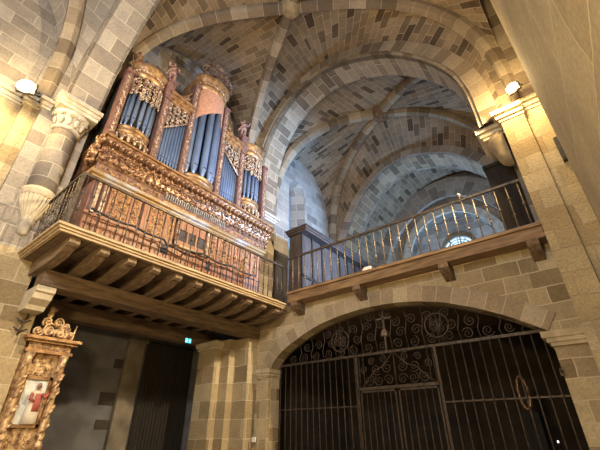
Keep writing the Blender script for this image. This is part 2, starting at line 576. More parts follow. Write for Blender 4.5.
def wall_over(mb, prof, y, ztop, y2=None):
    """wall standing on an arch: front at y (and back at y2)"""
    for yy in ([y] if y2 is None else [y, y2]):
        for a, b in zip(prof, prof[1:]):
            q = [(a[0], yy, a[1]), (b[0], yy, b[1]), (b[0], yy, ztop), (a[0], yy, ztop)]
            mb.quad(q, [(p[0], p[2]) for p in q])
    if y2 is not None:
        a, b = prof[0], prof[-1]
        mb.quad([(a[0], y, ztop), (b[0], y, ztop), (b[0], y2, ztop), (a[0], y2, ztop)])


# ------------------------------------------------------------------ THE SETTING
struct('floor', MB().box(-14, 3, -7, 20, -0.2, 0), S_FLOOR)

# left wall, stepped pier and its cornice
struct('wall_left', MB().box(-10.4, -9.30, -7, 0.62, 8.7, 15.5).box(-10.4, -9.12, 0.62, 0.95, 8.7, 15.5).box(-10.4, -8.92, 0.95, 2.08, 5.0, 15.5), S_WALL)
struct('wall_left_base', MB().box(-10.4, -8.92, 0.95, 2.08, 0, 5.0), S_PIER)
struct('wall_left_jamb', MB().box(-10.4, -8.93, 2.08, 2.40, 0, 4.10), S_PIER)
struct('wall_left_pilaster', MB().box(-10.4, -9.30, -7, 0.62, 0, 8.7).box(-10.4, -9.12, 0.62, 0.95, 0, 8.7), S_PILA)  # yellow stone below the cornice: the lamp's glow put into the colour


def stepped_cornice(name, mat, steps, z):
    mb = MB()
    for (x, y0, y1, e0, e1) in steps:
        for (dz0, dz1, out) in ((0, 0.07, 0.03), (0.07, 0.15, 0.07), (0.15, 0.19, 0.05), (0.19, 0.29, 0.12)):
            mb.box(x - 0.3, x + out, y0 - (out if e0 else 0), y1 + (out if e1 else 0), z + dz0, z + dz1)
    return struct(name, mb, mat)


stepped_cornice('trim_1', S_CREAM, [(-9.30, -7, 0.62, 0, 0), (-9.12, 0.62, 0.95, 1, 0), (-8.92, 0.95, 1.12, 1, 0)], 8.66)
# recess under the organ balcony
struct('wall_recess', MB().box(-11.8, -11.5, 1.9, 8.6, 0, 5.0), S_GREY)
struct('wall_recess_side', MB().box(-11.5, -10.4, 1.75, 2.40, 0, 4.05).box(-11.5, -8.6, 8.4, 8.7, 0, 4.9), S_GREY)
struct('trim_2', MB().box(-11.5, -11.34, 5.75, 6.30, 0, 4.25).box(-11.5, -11.26, 5.70, 6.35, 4.1, 4.3), S_TAN_DARK)
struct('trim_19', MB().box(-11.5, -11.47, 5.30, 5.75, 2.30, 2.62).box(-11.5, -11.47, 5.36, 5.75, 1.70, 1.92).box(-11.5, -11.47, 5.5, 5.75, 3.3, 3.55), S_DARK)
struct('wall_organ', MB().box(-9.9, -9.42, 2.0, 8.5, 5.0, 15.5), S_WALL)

# compound pier between recess and gate
pier = [(-10.16, 7.54), (-9.34, 7.54), (-9.34, 7.78), (-8.95, 7.78), (-8.95, 8.01), (-8.35, 8.01), (-8.35, 8.40), (-10.16, 8.40)]
struct('wall_pier', MB().prism([(x, y, 0) for x, y in pier], (0, 0, 4.16)), S_PIER)
struct('trim_3', MB().box(-10.20, -9.30, 7.50, 7.9, 3.88, 3.97).box(-10.25, -9.25, 7.45, 7.9, 3.97, 4.10), S_CREAM)

# gate wall with its segmental arch
gp = smooth_curve([(-7.74, 3.22), (-7.52, 3.52), (-7.0, 3.83), (-5.9, 4.24), (-4.6, 4.42), (-3.45, 4.38), (-2.48, 4.19), (-1.49, 3.79), (-0.85, 3.42), (-0.58, 3.24)], 37)
mb = MB()
wall_over(mb, gp, 8.40, 4.95, 8.78)
soffit(mb, gp, 8.40, 8.78, 1)
mb.box(-8.6, -7.74, 8.40, 8.78, 0, 4.95)
mb.box(-0.58, 0.1, 8.40, 8.78, 0, 4.95)
struct('wall_gate', mb, S_WARM)
mb = MB(); ring(mb, gp, 8.37, 8.42, 0.38)
struct('trim_4', mb, S_ARCHW)
# left jamb pilaster and capital, right impost
struct('trim_5', MB().box(-8.13, -7.76, 8.28, 8.42, 0, 2.98), S_PIER)
struct('trim_6', MB().box(-8.15, -7.73, 8.26, 8.80, 2.98, 3.03).box(-8.18, -7.70, 8.23, 8.80, 3.03, 3.11).box(-8.21, -7.67, 8.20, 8.80, 3.11, 3.22), S_TAN2)
struct('trim_7', MB().box(-0.61, -0.04, 8.34, 8.80, 2.95, 3.02).box(-0.66, -0.04, 8.31, 8.80, 3.02, 3.10).box(-0.72, -0.04, 8.28, 8.80, 3.10, 3.22), S_TAN2)
# room behind the gate
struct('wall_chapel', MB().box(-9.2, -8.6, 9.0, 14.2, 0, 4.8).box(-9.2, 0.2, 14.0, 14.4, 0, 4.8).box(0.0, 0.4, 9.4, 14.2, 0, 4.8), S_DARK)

# right pilaster
struct('wall_pilaster', MB().box(-0.05, 0.44, 8.0, 9.5, 0, 8.10).box(0.44, 1.4, 8.14, 9.5, 0, 8.22), S_PILA)
mb = MB()
for (z0, z1, o) in ((0, 0.08, 0.03), (0.08, 0.16, 0.08), (0.16, 0.20, 0.06), (0.20, 0.32, 0.14)):
    mb.box(-0.05 - o, 0.46, 8.0 - o, 9.5, 8.08 + z0, 8.08 + z1)
    mb.box(0.46, 1.3, 8.14 - o, 9.5, 8.22 + z0, 8.22 + z1)
    mb.box(-0.52 - o, -0.05, 8.35 - o, 9.3, 8.0 + z0, 8.0 + z1)
struct('trim_8', mb, S_CREAM)
struct('wall_right', MB().box(0.62, 2.2, -7, 6.12, 0, 15.5).box(1.25, 2.2, 6.12, 9.4, 0, 15.5), S_BIG)

# ---- nave vaults
ST = 18
ap = smooth_curve([(-8.55, 9.10), (-8.50, 10.4), (-8.35, 11.6), (-7.9, 12.75), (-7.15, 13.65), (-6.2, 14.25), (-5.2, 14.40), (-4.2, 14.15), (-3.3, 13.65), (-2.4, 12.98), (-1.45, 11.85), (-0.85, 10.75), (-0.58, 9.7), (-0.52, 8.30)], 61)
Y0, Y1 = 8.10, 9.20
mb = MB(); soffit(mb, ap, Y0, Y1, 4)
struct('wall_arch', mb, S_ARCHV)
mb = MB(); ring(mb, ap, Y0, Y0 + 0.2, 0.10); ring(mb, ap, Y0 - 0.06, Y0 + 0.2, 0.52, 0.10)
struct('trim_9', mb, S_ARCHB)
mb = MB(); wall_over(mb, ap, Y0 + 0.02, 16.0, Y1)
mb.box(-9.9, -8.55, Y0 + 0.02, Y1, 4.9, 16.0)
mb.box(-0.52, 1.4, Y0 + 0.06, Y1, 8.4, 16.0)
struct('wall_back', mb, S_ARCHB)
mb = MB()
for (z0, z1, o) in ((0, 0.07, 0.03), (0.07, 0.16, 0.09), (0.16, 0.26, 0.15)):
    mb.box(-9.0, -8.55 + o, Y0 - o, Y1 + o, 8.86 + z0, 8.86 + z1)
struct('trim_10', mb, S_PLAIN)

B1 = (-4.45, 5.25, 14.25)
cFL, cFR, cBL, cBR = (-9.25, 2.0, 9.0), (0.5, 2.0, 8.6), (-9.25, 7.95, 9.0), (0.55, 8.35, 8.5)
dFL, dFR, dBL, dBR = [half_curve(c, B1, 2.8, ST) for c in (cFL, cFR, cBL, cBR)]
# transverse arch before the organ bay
def arch0(n=41):
    return [( -4.35 + 4.22 * (1 if i >= n // 2 else -1) * sup(PI / 2 * (i if i <= n // 2 else n - 1 - i) / (n // 2), 1.9)[0], 9.05 + 4.85 * sup(PI / 2 * (i if i <= n // 2 else n - 1 - i) / (n // 2), 1.9)[1]) for i in range(n)]
a0 = arch0()
mb = MB(); soffit(mb, a0, 1.22, 2.08, 3)
struct('trim_11', mb, S_ARCH)
mb = MB(); ring(mb, a0, 1.22, 1.3, 0.5); ring(mb, [(x, z) for x, z in a0], 2.08, 2.0, 0.5)
wall_over(mb, a0, 1.26, 15.6, 2.04)
struct('wall_front', mb, S_ARCH)

nap = ring_normals(ap)
off = [(p[0] + n[0] * 0.50, p[1] + n[1] * 0.50) for p, n in zip(ap, nap)]
k_ap = max(range(len(off)), key=lambda i: off[i][1])
wl = resample(off[:k_ap + 1], ST + 1); wr = resample(off[k_ap:], ST + 1)
wallB = [Vector((x, Y0, z)) for x, z in wl] + [Vector((x, Y0, z)) for x, z in wr[1:]]
n0 = ring_normals(a0)
o0 = [(p[0] + n[0] * 0.42, p[1] + n[1] * 0.42) for p, n in zip(a0, n0)]
h = len(o0) // 2
wallF = [Vector((x, 2.02, z)) for x, z in resample(o0[:h + 1], ST + 1)] + [Vector((x, 2.02, z)) for x, z in resample(o0[h:], ST + 1)[1:]]
wallL = wall_curve(cFL, cBL, 14.9, 2.4, ST)
wallR = wall_curve(cFR, cBR, 13.2, 2.4, ST)
mb = MB()
web(mb, dFL, dBL, wallL); web(mb, dBL, dBR, wallB); web(mb, dFL, dFR, wallF); web(mb, dFR, dBR, wallR)
struct('ceiling', mb, S_VAULT)
mb = MB()
for d in (dFL, dFR, dBL, dBR):
    rib(mb, d, 0.36, 0.30)
struct('trim_12', mb, S_RIB)
struct('trim_17', MB().lathe([(0.0, -0.42), (0.16, -0.42), (0.30, -0.30), (0.36, -0.1), (0.36, 0.1)], B1, 16), S_TAN)

# vault of the bay over the viewer
Bz = (-4.35, -2.2, 14.3)
q = [(-9.2, 0.98, 8.95), (0.55, 1.1, 8.9), (-9.2, -5.4, 8.95), (0.55, -5.4, 8.9)]
e = [half_curve(c, Bz, 2.8, ST) for c in q]
mb = MB()
web(mb, e[0], e[2], wall_curve(q[0], q[2], 13.4, 2.3, ST))
web(mb, e[0], e[1], [Vector((v.x, 1.24, v.z)) for v in wallF])
web(mb, e[2], e[3], wall_curve(q[2], q[3], 13.9, 2.1, ST))
web(mb, e[1], e[3], wall_curve(q[1], q[3], 13.2, 2.4, ST))
struct('ceiling_nave', mb, S_WALL)
mb = MB()
for d in e:
    rib(mb, d, 0.42, 0.34)
struct('trim_13', mb, S_RIB)

# ---- choir bay behind the big arch
struct('floor_gallery', MB().box(-9.0, -0.1, 8.80, 19.2, 4.78, 5.16), WOOD_OLD)
B2 = (-4.42, 11.75, 14.62)
f = [(-8.95, 9.25, 9.2), (-0.15, 9.25, 9.0), (-8.95, 14.0, 9.4), (-0.15, 14.0, 9.2)]
dd = [half_curve(c, B2, 2.45, ST) for c in f]
fp = smooth_curve([(-8.3, 9.0), (-8.05, 10.2), (-7.55, 11.2), (-6.9, 12.15), (-5.8, 13.05), (-4.6, 13.35), (-3.4, 13.05), (-2.2, 12.35), (-1.2, 11.2), (-0.75, 10.2), (-0.6, 9.0)], 41)
nf = ring_normals(fp)
of = [(p[0] + n[0] * 0.35, p[1] + n[1] * 0.35) for p, n in zip(fp, nf)]
kf = max(range(len(of)), key=lambda i: of[i][1])
wall2B = [Vector((x, 14.0, z)) for x, z in resample(of[:kf + 1], ST + 1)] + [Vector((x, 14.0, z)) for x, z in resample(of[kf:], ST + 1)[1:]]
wall2F = [Vector((x, 9.2, z)) for x, z in wl] + [Vector((x, 9.2, z)) for x, z in wr[1:]]
mb = MB()
web(mb, dd[0], dd[1], wall2F); web(mb, dd[2], dd[3], wall2B)
web(mb, dd[0], dd[2], wall_curve(f[0], f[2], 13.75, 2.3, ST)); web(mb, dd[1], dd[3], wall_curve(f[1], f[3], 13.5, 2.3, ST))
struct('ceiling_choir', mb, S_VAULT)
mb = MB()
for d in dd:
    rib(mb, d, 0.36, 0.30)
struct('trim_14', mb, S_RIB)
mb = MB().lathe([(0.0, -0.45), (0.12, -0.45), (0.16, -0.40), (0.26, -0.40), (0.34, -0.30), (0.40, -0.1), (0.40, 0.1)], B2, 16)
for i in range(6):
    a = i * PI / 3
    mb.ball((B2[0] + 0.2 * math.cos(a), B2[1] + 0.2 * math.sin(a), B2[2] - 0.41), 0.07, 0.07, 0.04, 7, 5)
struct('trim_18', mb, S_BOSS)
# left wall of that bay with a deep slit window
mb = MB()
xw, wy0, wy1, wz0, wz1 = -8.95, 10.55, 11.75, 6.4, 12.35
mb.box(-9.8, xw, 9.0, wy0, 4.8, 15).box(-9.8, xw, wy1, 14.9, 4.8, 15).box(-9.8, xw, wy0, wy1, 4.8, wz0)
arcw = [(wy0 + (wy1 - wy0) * (0.5 - 0.5 * math.cos(PI * i / 12)), wz1 - 0.6 + 0.6 * math.sin(PI * i / 12)) for i in range(13)]
for a, b in zip(arcw, arcw[1:]):
    mb.quad([(xw, a[0], a[1]), (xw, b[0], b[1]), (xw, b[0], 15), (xw, a[0], 15)])
    m = (wy0 + wy1) / 2
    mb.quad([(xw, a[0], a[1]), (-9.55, m + (a[0] - m) * 0.35, a[1] - 0.25), (-9.55, m + (b[0] - m) * 0.35, b[1] - 0.25), (xw, b[0], b[1])])
m = (wy0 + wy1) / 2
for s, y in ((-1, wy0), (1, wy1)):
    mb.quad([(xw, y, wz0), (xw, y, wz1 - 0.6), (-9.55, m + (y - m) * 0.35, wz1 - 0.85), (-9.55, m + (y - m) * 0.35, wz0)])
struct('wall_choir_left', mb, S_WALL)
struct('window_1', MB().box(-9.62, -9.56, m - 0.25, m + 0.25, wz0, wz1), PANE_DIM)
struct('wall_choir_right', MB().box(-0.15, 0.4, 9.2, 18.2, 4.8, 15), S_WALL)
# rear arch, barrel bay and end wall
mb = MB(); soffit(mb, fp, 14.0, 15.3, 3)
struct('wall_rear_arch', mb, S_ARCHV)
mb = MB(); ring(mb, fp, 13.94, 14.1, 0.38); ring(mb, fp, 15.24, 15.4, 0.5); wall_over(mb, fp, 14.02, 15.5, 15.3)
mb.box(-9.8, -8.3, 14.02, 15.3, 4.8, 15.5).box(-0.6, 0.3, 14.02, 15.3, 4.8, 15.5)
struct('wall_rear', mb, S_ARCH)
bp2 = smooth_curve([(-8.7, 9.0), (-8.4, 10.6), (-7.5, 12.0), (-6.3, 13.3), (-5.1, 14.0), (-3.6, 14.3), (-2.2, 14.0), (-1.2, 12.8), (-0.4, 11.0), (-0.2, 9.0)], 41)
mb = MB(); soffit(mb, bp2, 15.3, 18.3, 6)
mb.box(-9.3, -8.7, 15.3, 18.3, 4.8, 9.1)
struct('ceiling_rear', mb, S_VAULT)
end_in = smooth_curve([(-8.0, 9.6), (-7.4, 10.9), (-6.5, 11.9), (-5.4, 12.6), (-4.3, 12.95), (-3.2, 12.75), (-2.2, 12.0), (-1.4, 10.9), (-1.0, 9.6)], 33)
low_in = smooth_curve([(-6.6, 9.2), (-6.3, 10.5), (-5.8, 11.3), (-5.0, 11.85), (-4.1, 12.0), (-3.2, 11.75), (-2.5, 11.15), (-1.95, 10.2), (-1.75, 9.0)], 33)
mb = MB(); wall_over(mb, low_in, 18.3, 15.0, 18.9); soffit(mb, low_in, 18.3, 18.9, 1)
mb.box(-9.3, -6.6, 18.3, 18.9, 4.8, 15).box(-1.75, 0.3, 18.3, 18.9, 4.8, 15).box(-7, -1.4, 18.9, 19.2, 4.8, 13)
struct('wall_end', mb, S_WALL)
mb = MB(); ring(mb, end_in, 18.02, 18.3, 1.15)
struct('trim_15', mb, S_ARCH)
mb = MB(); ring(mb, low_in, 18.12, 18.9, 0.42)
struct('trim_16', mb, S_PLAIN)
# round window low in the end wall
rc = Vector((-3.95, 18.8, 9.85))
mb = MB()
for R, w in ((0.86, 0.10), (0.70, 0.07), (0.55, 0.06), (0.40, 0.05)):
    mb.tube([rc + Vector((R * math.cos(t * PI / 16), 0, R * math.sin(t * PI / 16))) for t in range(33)], w * 0.55, 6)
for k in range(12):
    t = k * PI / 6
    mb.tube([rc + Vector((0.30 * math.cos(t), 0, 0.30 * math.sin(t))), rc + Vector((0.84 * math.cos(t), 0, 0.84 * math.sin(t)))], 0.03, 5)
w2 = struct('window_2', mb, S_PLAIN)
mb = MB()
mb.prism([rc + Vector((0.84 * math.cos(t * PI / 16), 0.06, 0.84 * math.sin(t * PI / 16))) for t in range(32)], (0, 0.03, 0))
mb.build('pane', PANE, w2)

# ------------------------------------------------------------------ CARVING
XA, YA, ZA = Vector((1, 0, 0)), Vector((0, 1, 0)), Vector((0, 0, 1))


def scroll(mb, c, U, V, N, R, hand=1, rot=0.0, turns=1.5, r=None):
    c = Vector(c); r = r or R * 0.17
    cs, sn = math.cos(rot), math.sin(rot)
    n = 15
    pts = []
    for i in range(n):
        t = i / (n - 1)
        a = hand * turns * 2 * PI * t
        rad = R * (1 - 0.82 * t)
        x, y = rad * math.cos(a), rad * math.sin(a)
        pts.append(c + U * (x * cs - y * sn) + V * (x * sn + y * cs) + N * (r * 0.4 + R * 0.12 * t))
    mb.tube(pts, r, 5, r * 0.55)
    mb.ball(pts[-1] + N * r * 0.4, r * 1.25, r * 1.25, r * 0.9, 6, 4, U, V, N)


def leaf(mb, c, U, V, N, L, w, ang, th=None):
    c = Vector(c)
    d = U * math.cos(ang) + V * math.sin(ang)
    s = V * math.cos(ang) - U * math.sin(ang)
    th = th or w * 0.6
    mb.ball(c + d * (L * 0.5) + N * th * 0.3, L * 0.5, w * 0.5, th, 7, 4, d, s, N)


def carve(mb, O, U, V, N, w, h, cell=0.22, keep=lambda u, v: True, rnd=None):
    """covers a w x h panel with scrolls, leaves and buds standing proud of it"""
    rnd = rnd or random
    O = Vector(O)
    nu, nv = max(1, round(w / cell)), max(1, round(h / cell))
    du, dv = w / nu, h / nv
    R = min(du, dv) * 0.5
    for i in range(nu):
        for j in range(nv):
            u, v = (i + 0.5) * du, (j + 0.5) * dv
            if not keep(u, v):
                continue
            hand = 1 if (i < nu / 2) ^ (j % 2 == 0) else -1
            c = O + U * u + V * v
            scroll(mb, c, U, V, N, R * 0.92, hand, rnd.choice((0, PI / 2, PI, -PI / 2)) + rnd.uniform(-.3, .3))
            a = rnd.uniform(0, 2 * PI)
            for k in range(3):
                leaf(mb, c + (U * math.cos(a) + V * math.sin(a)) * R * 0.45, U, V, N, R * 0.95, R * 0.42, a + k * 1.1 - 1.1)


# ------------------------------------------------------------------ ORGAN BALCONY
deck = thing('organ_balcony', (-8.0, 4.9, 4.95), 'cantilevered timber balcony carrying the pipe organ, with moulded pale edge board', 'balcony')
mb = MB()
mb.box(-9.40, -6.98, 2.10, 8.02, 4.85, 4.95).box(-8.90, -6.98, 1.80, 2.10, 4.85, 4.95)
mb.build('deck', WOOD_OLD, deck)
mb = MB()
k = 0
y = 1.82
while y < 8.0:
    mb.box(-8.90 if y < 2.1 else -11.48, -7.0, y, min(8.02, y + 0.24), 4.80, 4.845); y += 0.262
mb.build('soffit_planks', WOOD_BEAM, deck)
mb = MB()
for z0, z1, o in ((4.80, 4.85, 0.0), (4.85, 4.90, 0.03), (4.90, 4.95, 0.07)):
    mb.box(-6.98, -6.92 + o, 1.80, 8.06, z0, z1)
    mb.box(-8.91, -6.92 + o, 1.74 - o, 1.80, z0, z1)
mb.build('edge_board', WOOD_PALE, deck)
JP = [(-7.02, 4.80), (-7.02, 4.69), (-7.08, 4.65), (-7.18, 4.65), (-7.24, 4.62), (-7.38, 4.56), (-7.60, 4.515), (-7.88, 4.50)]
for i in range(11):
    y = 1.98 + i * 0.575
    xb = -8.9 if y < 2.1 else -11.45
    mb = MB().prism([(x, y, z) for x, z in [(xb, 4.80)] + JP + [(xb, 4.50)]], (0, 0.19, 0))
    mb.build('joist', WOOD_OLD, deck)
bm = MB().box(-8.62, -8.20, 2.09, 8.27, 4.17, 4.49)
tag(bm.build('support_beam', WOOD_BEAM), 'long heavy timber beam under the joists of the organ balcony, front one', 'beam')
bm = MB().box(-10.5, -10.15, 2.42, 8.35, 4.10, 4.49)
tag(bm.build('support_beam', WOOD_BEAM), 'timber beam in shadow behind the heavy front beam below the organ balcony', 'beam')

# stone corbel carrying the beam at the left pier
cb = [(-8.92, 4.16), (-8.22, 4.16), (-8.22, 4.05), (-8.27, 4.02), (-8.32, 3.92), (-8.48, 3.82), (-8.54, 3.74), (-8.92, 3.74)]
t = MB().prism([(x, 2.06, z) for x, z in cb], (0, 0.34, 0)).build('stone_corbel', S_CREAM)
tag(t, 'pale moulded stone corbel under the left end of the balcony beam', 'corbel')

# balcony railing
rl = thing('balcony_railing', (-6.98, 4.9, 4.95), 'dark iron railing with knotted balusters along the front of the organ balcony', 'railing')


def rail_baluster(parent, x, y, z0, z1, mat, r=0.014, knots=(0.34, 0.66)):
    m = MB().tube([(x, y, z0), (x, y, z1)], r, 6)
    for kz in knots:
        zz = z0 + (z1 - z0) * kz
        m.lathe([(r, -0.035), (r * 2.1, -0.012), (r * 2.1, 0.012), (r, 0.035)], (x, y, zz), 6)
    return m.build('baluster', mat, parent)


for i in range(31):
    rail_baluster(rl, -6.98, 1.92 + i * 0.2, 4.95, 6.15, IRON_RAIL)
for i in range(9):
    rail_baluster(rl, -8.82 + i * 0.21, 1.82, 4.95, 6.15, IRON_RAIL)
MB().box(-7.005, -6.955, 1.80, 8.02, 6.14, 6.19).box(-8.93, -6.955, 1.795, 1.845, 6.14, 6.19).build('handrail', IRON_RAIL, rl)
MB().box(-6.995, -6.965, 1.80, 8.0, 4.99, 5.015).box(-8.93, -6.965, 1.805, 1.835, 4.99, 5.015).build('bottom_rail', IRON_RAIL, rl)
MB().box(-7.01, -6.95, 1.79, 1.85, 4.95, 6.19).build('corner_post', IRON_RAIL, rl)
MB().box(-7.01, -6.95, 7.97, 8.03, 4.95, 6.28).build('corner_post', IRON_RAIL, rl)

# ------------------------------------------------------------------ PIPE ORGAN
OY = 5.25
XF = -8.20
org = thing('pipe_organ', (-8.7, OY, 4.95), 'large baroque pipe organ with gilded red case and blue-grey pipes on the balcony', 'organ')
MB().box(-9.42, XF - 0.04, 2.40, 8.12, 4.95, 7.0).build('lower_case', CASE_RED, org)
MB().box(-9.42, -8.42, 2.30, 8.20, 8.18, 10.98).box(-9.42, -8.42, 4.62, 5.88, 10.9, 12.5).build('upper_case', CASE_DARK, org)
# plain boards at the foot of the case
m1 = MB()
y = 2.40
while y < 8.1:
    w = random.choice((0.16, 0.2, 0.24))
    m1.box(XF - 0.03, XF + 0.02, y, min(8.12, y + w - 0.02), 5.0, 5.98); y += w
m1.box(XF - 0.03, XF + 0.05, 2.38, 8.14, 5.98, 6.06).box(XF - 0.03, XF + 0.06, 2.36, 8.16, 4.95, 5.04)
m1.build('boarding', CASE_BOARD, org)
# carved panels above it
PAN = [(2.86, 3.32), (3.46, 3.60), (3.92, 4.34), (4.50, 4.66), (5.98, 6.18), (6.34, 6.78), (6.94, 7.06), (7.20, 7.62), (7.78, 7.92)]
for a, b in PAN:
    p = MB().box(XF - 0.03, XF + 0.015, a - 0.03, b + 0.03, 6.08, 6.94).build('carved_panel', CASE_BOARD, org)
    mc = MB(); carve(mc, (XF + 0.02, a, 6.11), YA, ZA, XA, b - a, 0.8, 0.17)
    mc.build('gilt_carving', GILT, p)
for y in (3.39, 3.76, 3.84, 4.42, 6.26, 6.86, 7.13, 7.70, 8.02):
    MB().box(XF - 0.03, XF + 0.045, y - 0.045, y + 0.045, 6.07, 6.95).build('stile', CASE_BOARD, org)
for y in (2.52, 2.70):
    o = MB().box(XF - 0.03, XF + 0.05, y - 0.045, y + 0.045, 6.02, 6.95).build('stile', GILT_PALE, org)
    o['label'] = 'pale stile near the left corner'
# keyboard niche: frame, dark slabs for the shade in the openings, flanking columns
kn = MB().box(XF - 0.02, XF + 0.05, 4.74, 5.86, 6.80, 6.95).box(XF - 0.02, XF + 0.05, 4.74, 5.86, 6.08, 6.26).box(XF - 0.02, XF + 0.05, 4.74, 4.86, 6.08, 6.9).box(XF - 0.02, XF + 0.05, 5.74, 5.86, 6.08, 6.9)
kn.box(XF - 0.02, XF + 0.04, 4.86, 5.74, 6.62, 6.82)
for y in (5.14, 5.44):
    kn.box(XF - 0.02, XF + 0.05, y - 0.025, y + 0.025, 6.26, 6.7)
kn = kn.build('keyboard_niche', CASE_BOARD, org)
for a, b in ((4.86, 5.12), (5.165, 5.415), (5.465, 5.74)):
    MB().box(XF - 0.03, XF + 0.005, a, b, 6.26, 6.62).build('opening_shade', TIN_DARK, kn)
for y in (4.78, 5.82):
    o = MB().lathe([(0.07, 0), (0.05, 0.06), (0.055, 0.6), (0.045, 0.8), (0.075, 0.88)], (XF + 0.08, y, 6.05), 10).build('column', GILT_PALE, kn)
    o['label'] = 'pale turned column beside the keyboard'
MB().box(XF - 0.02, XF + 0.03, 4.40, 4.62, 5.72, 5.98).build('stop_recess_shade', TIN_DARK, org)  # dark slab standing in for the shade of a stop recess
MB().box(XF - 0.02, XF + 0.03, 5.90, 6.05, 5.70, 5.96).build('stop_recess_shade', TIN_DARK, org)
MB().box(XF - 0.02, XF + 0.14, 4.88, 5.72, 6.04, 6.10).build('key_shelf', WOOD_PALE, org)

# mouldings and frieze over the lower case
MB().box(XF - 0.1, XF + 0.10, 2.26, 8.20, 6.96, 7.02).box(XF - 0.1, XF + 0.19, 2.2, 8.22, 7.02, 7.10).build('cornice_moulding', MOULD_SHEEN, org)
MB().box(-9.42, XF + 0.12, 2.28, 8.18, 7.10, 7.36).build('frieze', CASE_RED, org)
mc = MB(); carve(mc, (XF + 0.12, 2.32, 7.13), YA, ZA, XA, 1.7, 0.22, 0.15)
mc.build('frieze_carving', GILT, org)
mc = MB(); carve(mc, (XF + 0.12, 6.45, 7.13), YA, ZA, XA, 1.7, 0.22, 0.15)
mc.build('frieze_carving', GILT, org)
mc = MB(); carve(mc, (XF + 0.08, 2.28, 7.13), -XA, ZA, -YA, 0.9, 0.22, 0.15)
mc.build('frieze_carving', GILT, org)
MB().box(XF + 0.1, XF + 0.17, 4.12, 6.34, 7.12, 7.18).build('reed_rail', GOLD_MOULD, org)
for i in range(30):
    MB().lathe([(0.010, 0), (0.012, 0.10), (0.03, 0.24), (0.03, 0.25)], (XF + 0.18, 4.18 + i * 0.0725, 7.17), 7).build('reed_pipe', GREYMETAL, org)
# coved gallery of the case
cp = [(-9.40, 7.36), (XF + 0.14, 7.36), (XF + 0.19, 7.42), (XF + 0.22, 7.56), (XF + 0.30, 7.74), (XF + 0.42, 7.88), (XF + 0.44, 7.92), (XF + 0.44, 7.98), (-9.40, 8.18)]
m1 = MB().prism([(x, 2.22, z) for x, z in cp], (0, 5.98, 0))
m1.build('cove', GILT_RED, org)
mc = MB()
rr = random.Random(3)
for row, (x, z, N, n) in enumerate(((XF + 0.19, 7.47, Vector((.95, 0, -.3)), 34), (XF + 0.26, 7.66, Vector((.85, 0, -.5)), 30), (XF + 0.38, 7.84, Vector((.75, 0, -.65)), 36))):
    N = N.normalized(); V = YA.cross(N)
    if V.z < 0:
        V = -V
    for i in range(n):
        yy = 2.24 + 5.94 * (i + 0.5) / n
        c = Vector((x, yy, z))
        if row == 1:
            scroll(mc, c, YA, V, N, 0.098, 1 if i % 2 else -1, rr.uniform(0, 6), 1.4, 0.024)
            leaf(mc, c - V * 0.05, YA, V, N, 0.2, 0.09, rr.uniform(0, 6), 0.05)
            leaf(mc, c + YA * 0.09, YA, V, N, 0.17, 0.07, PI / 2 + rr.uniform(-.6, .6), 0.05)
        elif row == 2:
            leaf(mc, c - V * 0.09, YA, V, N, 0.20, 0.12, PI / 2, 0.075)
            leaf(mc, c - V * 0.09 + YA * 0.08, YA, V, N, 0.19, 0.035, PI / 2, 0.05)
        else:
            leaf(mc, c - V * 0.08, YA, V, N, 0.19, 0.10, PI / 2, 0.055)
            leaf(mc, c - V * 0.05, YA, V, N, 0.14, 0.06, PI / 2 - 0.9, 0.045)
            leaf(mc, c - V * 0.05, YA, V, N, 0.14, 0.06, PI / 2 + 0.9, 0.045)
mc.build('cove_carving', GILT_RED, org)
MB().box(-9.40, XF + 0.49, 2.16, 8.22, 7.98, 8.03).box(-9.40, XF + 0.45, 2.18, 8.22, 8.03, 8.07).box(-9.40, XF + 0.3, 2.2, 8.2, 8.07, 8.19).build('shelf_moulding', GOLD_MOULD, org)
# acanthus brackets at the two ends of the cove
for s, y in ((-1, 2.18), (1, 8.22)):
    mc = MB()
    for i, (dx, dz, R) in enumerate(((0.34, 7.86, 0.14), (0.22, 7.70, 0.15), (0.10, 7.52, 0.13), (-0.02, 7.66, 0.16), (-0.16, 7.84, 0.16), (-0.20, 7.5, 0.14), (0.14, 7.88, 0.12), (0.06, 7.34, 0.09))):
        scroll(mc, (XF + dx, y, dz), XA, ZA, YA * s, R, 1 if i % 2 else -1, i * 0.8, 1.4, 0.045)
        mc.ball((XF + dx, y + s * 0.05, dz), R * 0.8, 0.06, R * 0.7, 7, 5)
        leaf(mc, (XF + dx, y + s * 0.06, dz), XA, ZA, YA * s, 0.2, 0.1, i * 1.3, 0.05)
    mc.build('acanthus_bracket', GILT_RED, org)

# pilasters of the upper case
for y, z1 in ((2.36, 10.95), (3.60, 10.95), (4.56, 12.40), (5.94, 12.40), (6.90, 10.95), (8.14, 10.95)):
    hw = 0.095
    p = MB().box(-8.45, -8.17, y - hw, y + hw, 8.20, z1).box(-8.45, -8.13, y - hw - 0.03, y + hw + 0.03, 8.20, 8.42).box(-8.45, -8.12, y - hw - 0.02, y + hw + 0.02, z1 - 0.12, z1).build('pilaster', CASE_RED, org)
    mc = MB()
    z = 8.50; kk = 0
    while z < z1 - 0.2:
        scroll(mc, (-8.165, y, z), YA, ZA, XA, 0.062, 1 if kk % 2 else -1, PI / 2, 1.3, 0.014)
        leaf(mc, (-8.165, y, z + 0.05), YA, ZA, XA, 0.11, 0.05, PI / 2, 0.02)
        z += 0.165; kk += 1
    mc.build('pilaster_carving', GILT_PALE, p)


def halfdisc(mb, y, r, z0, z1, x=-8.42, bulge=0.75, n=16):
    """round-fronted slab on the case front"""
    mb.lathe([(r, z0), (r, z1)], (x, y, 0), n, -PI / 2, PI / 2, sx=bulge, smooth=False)


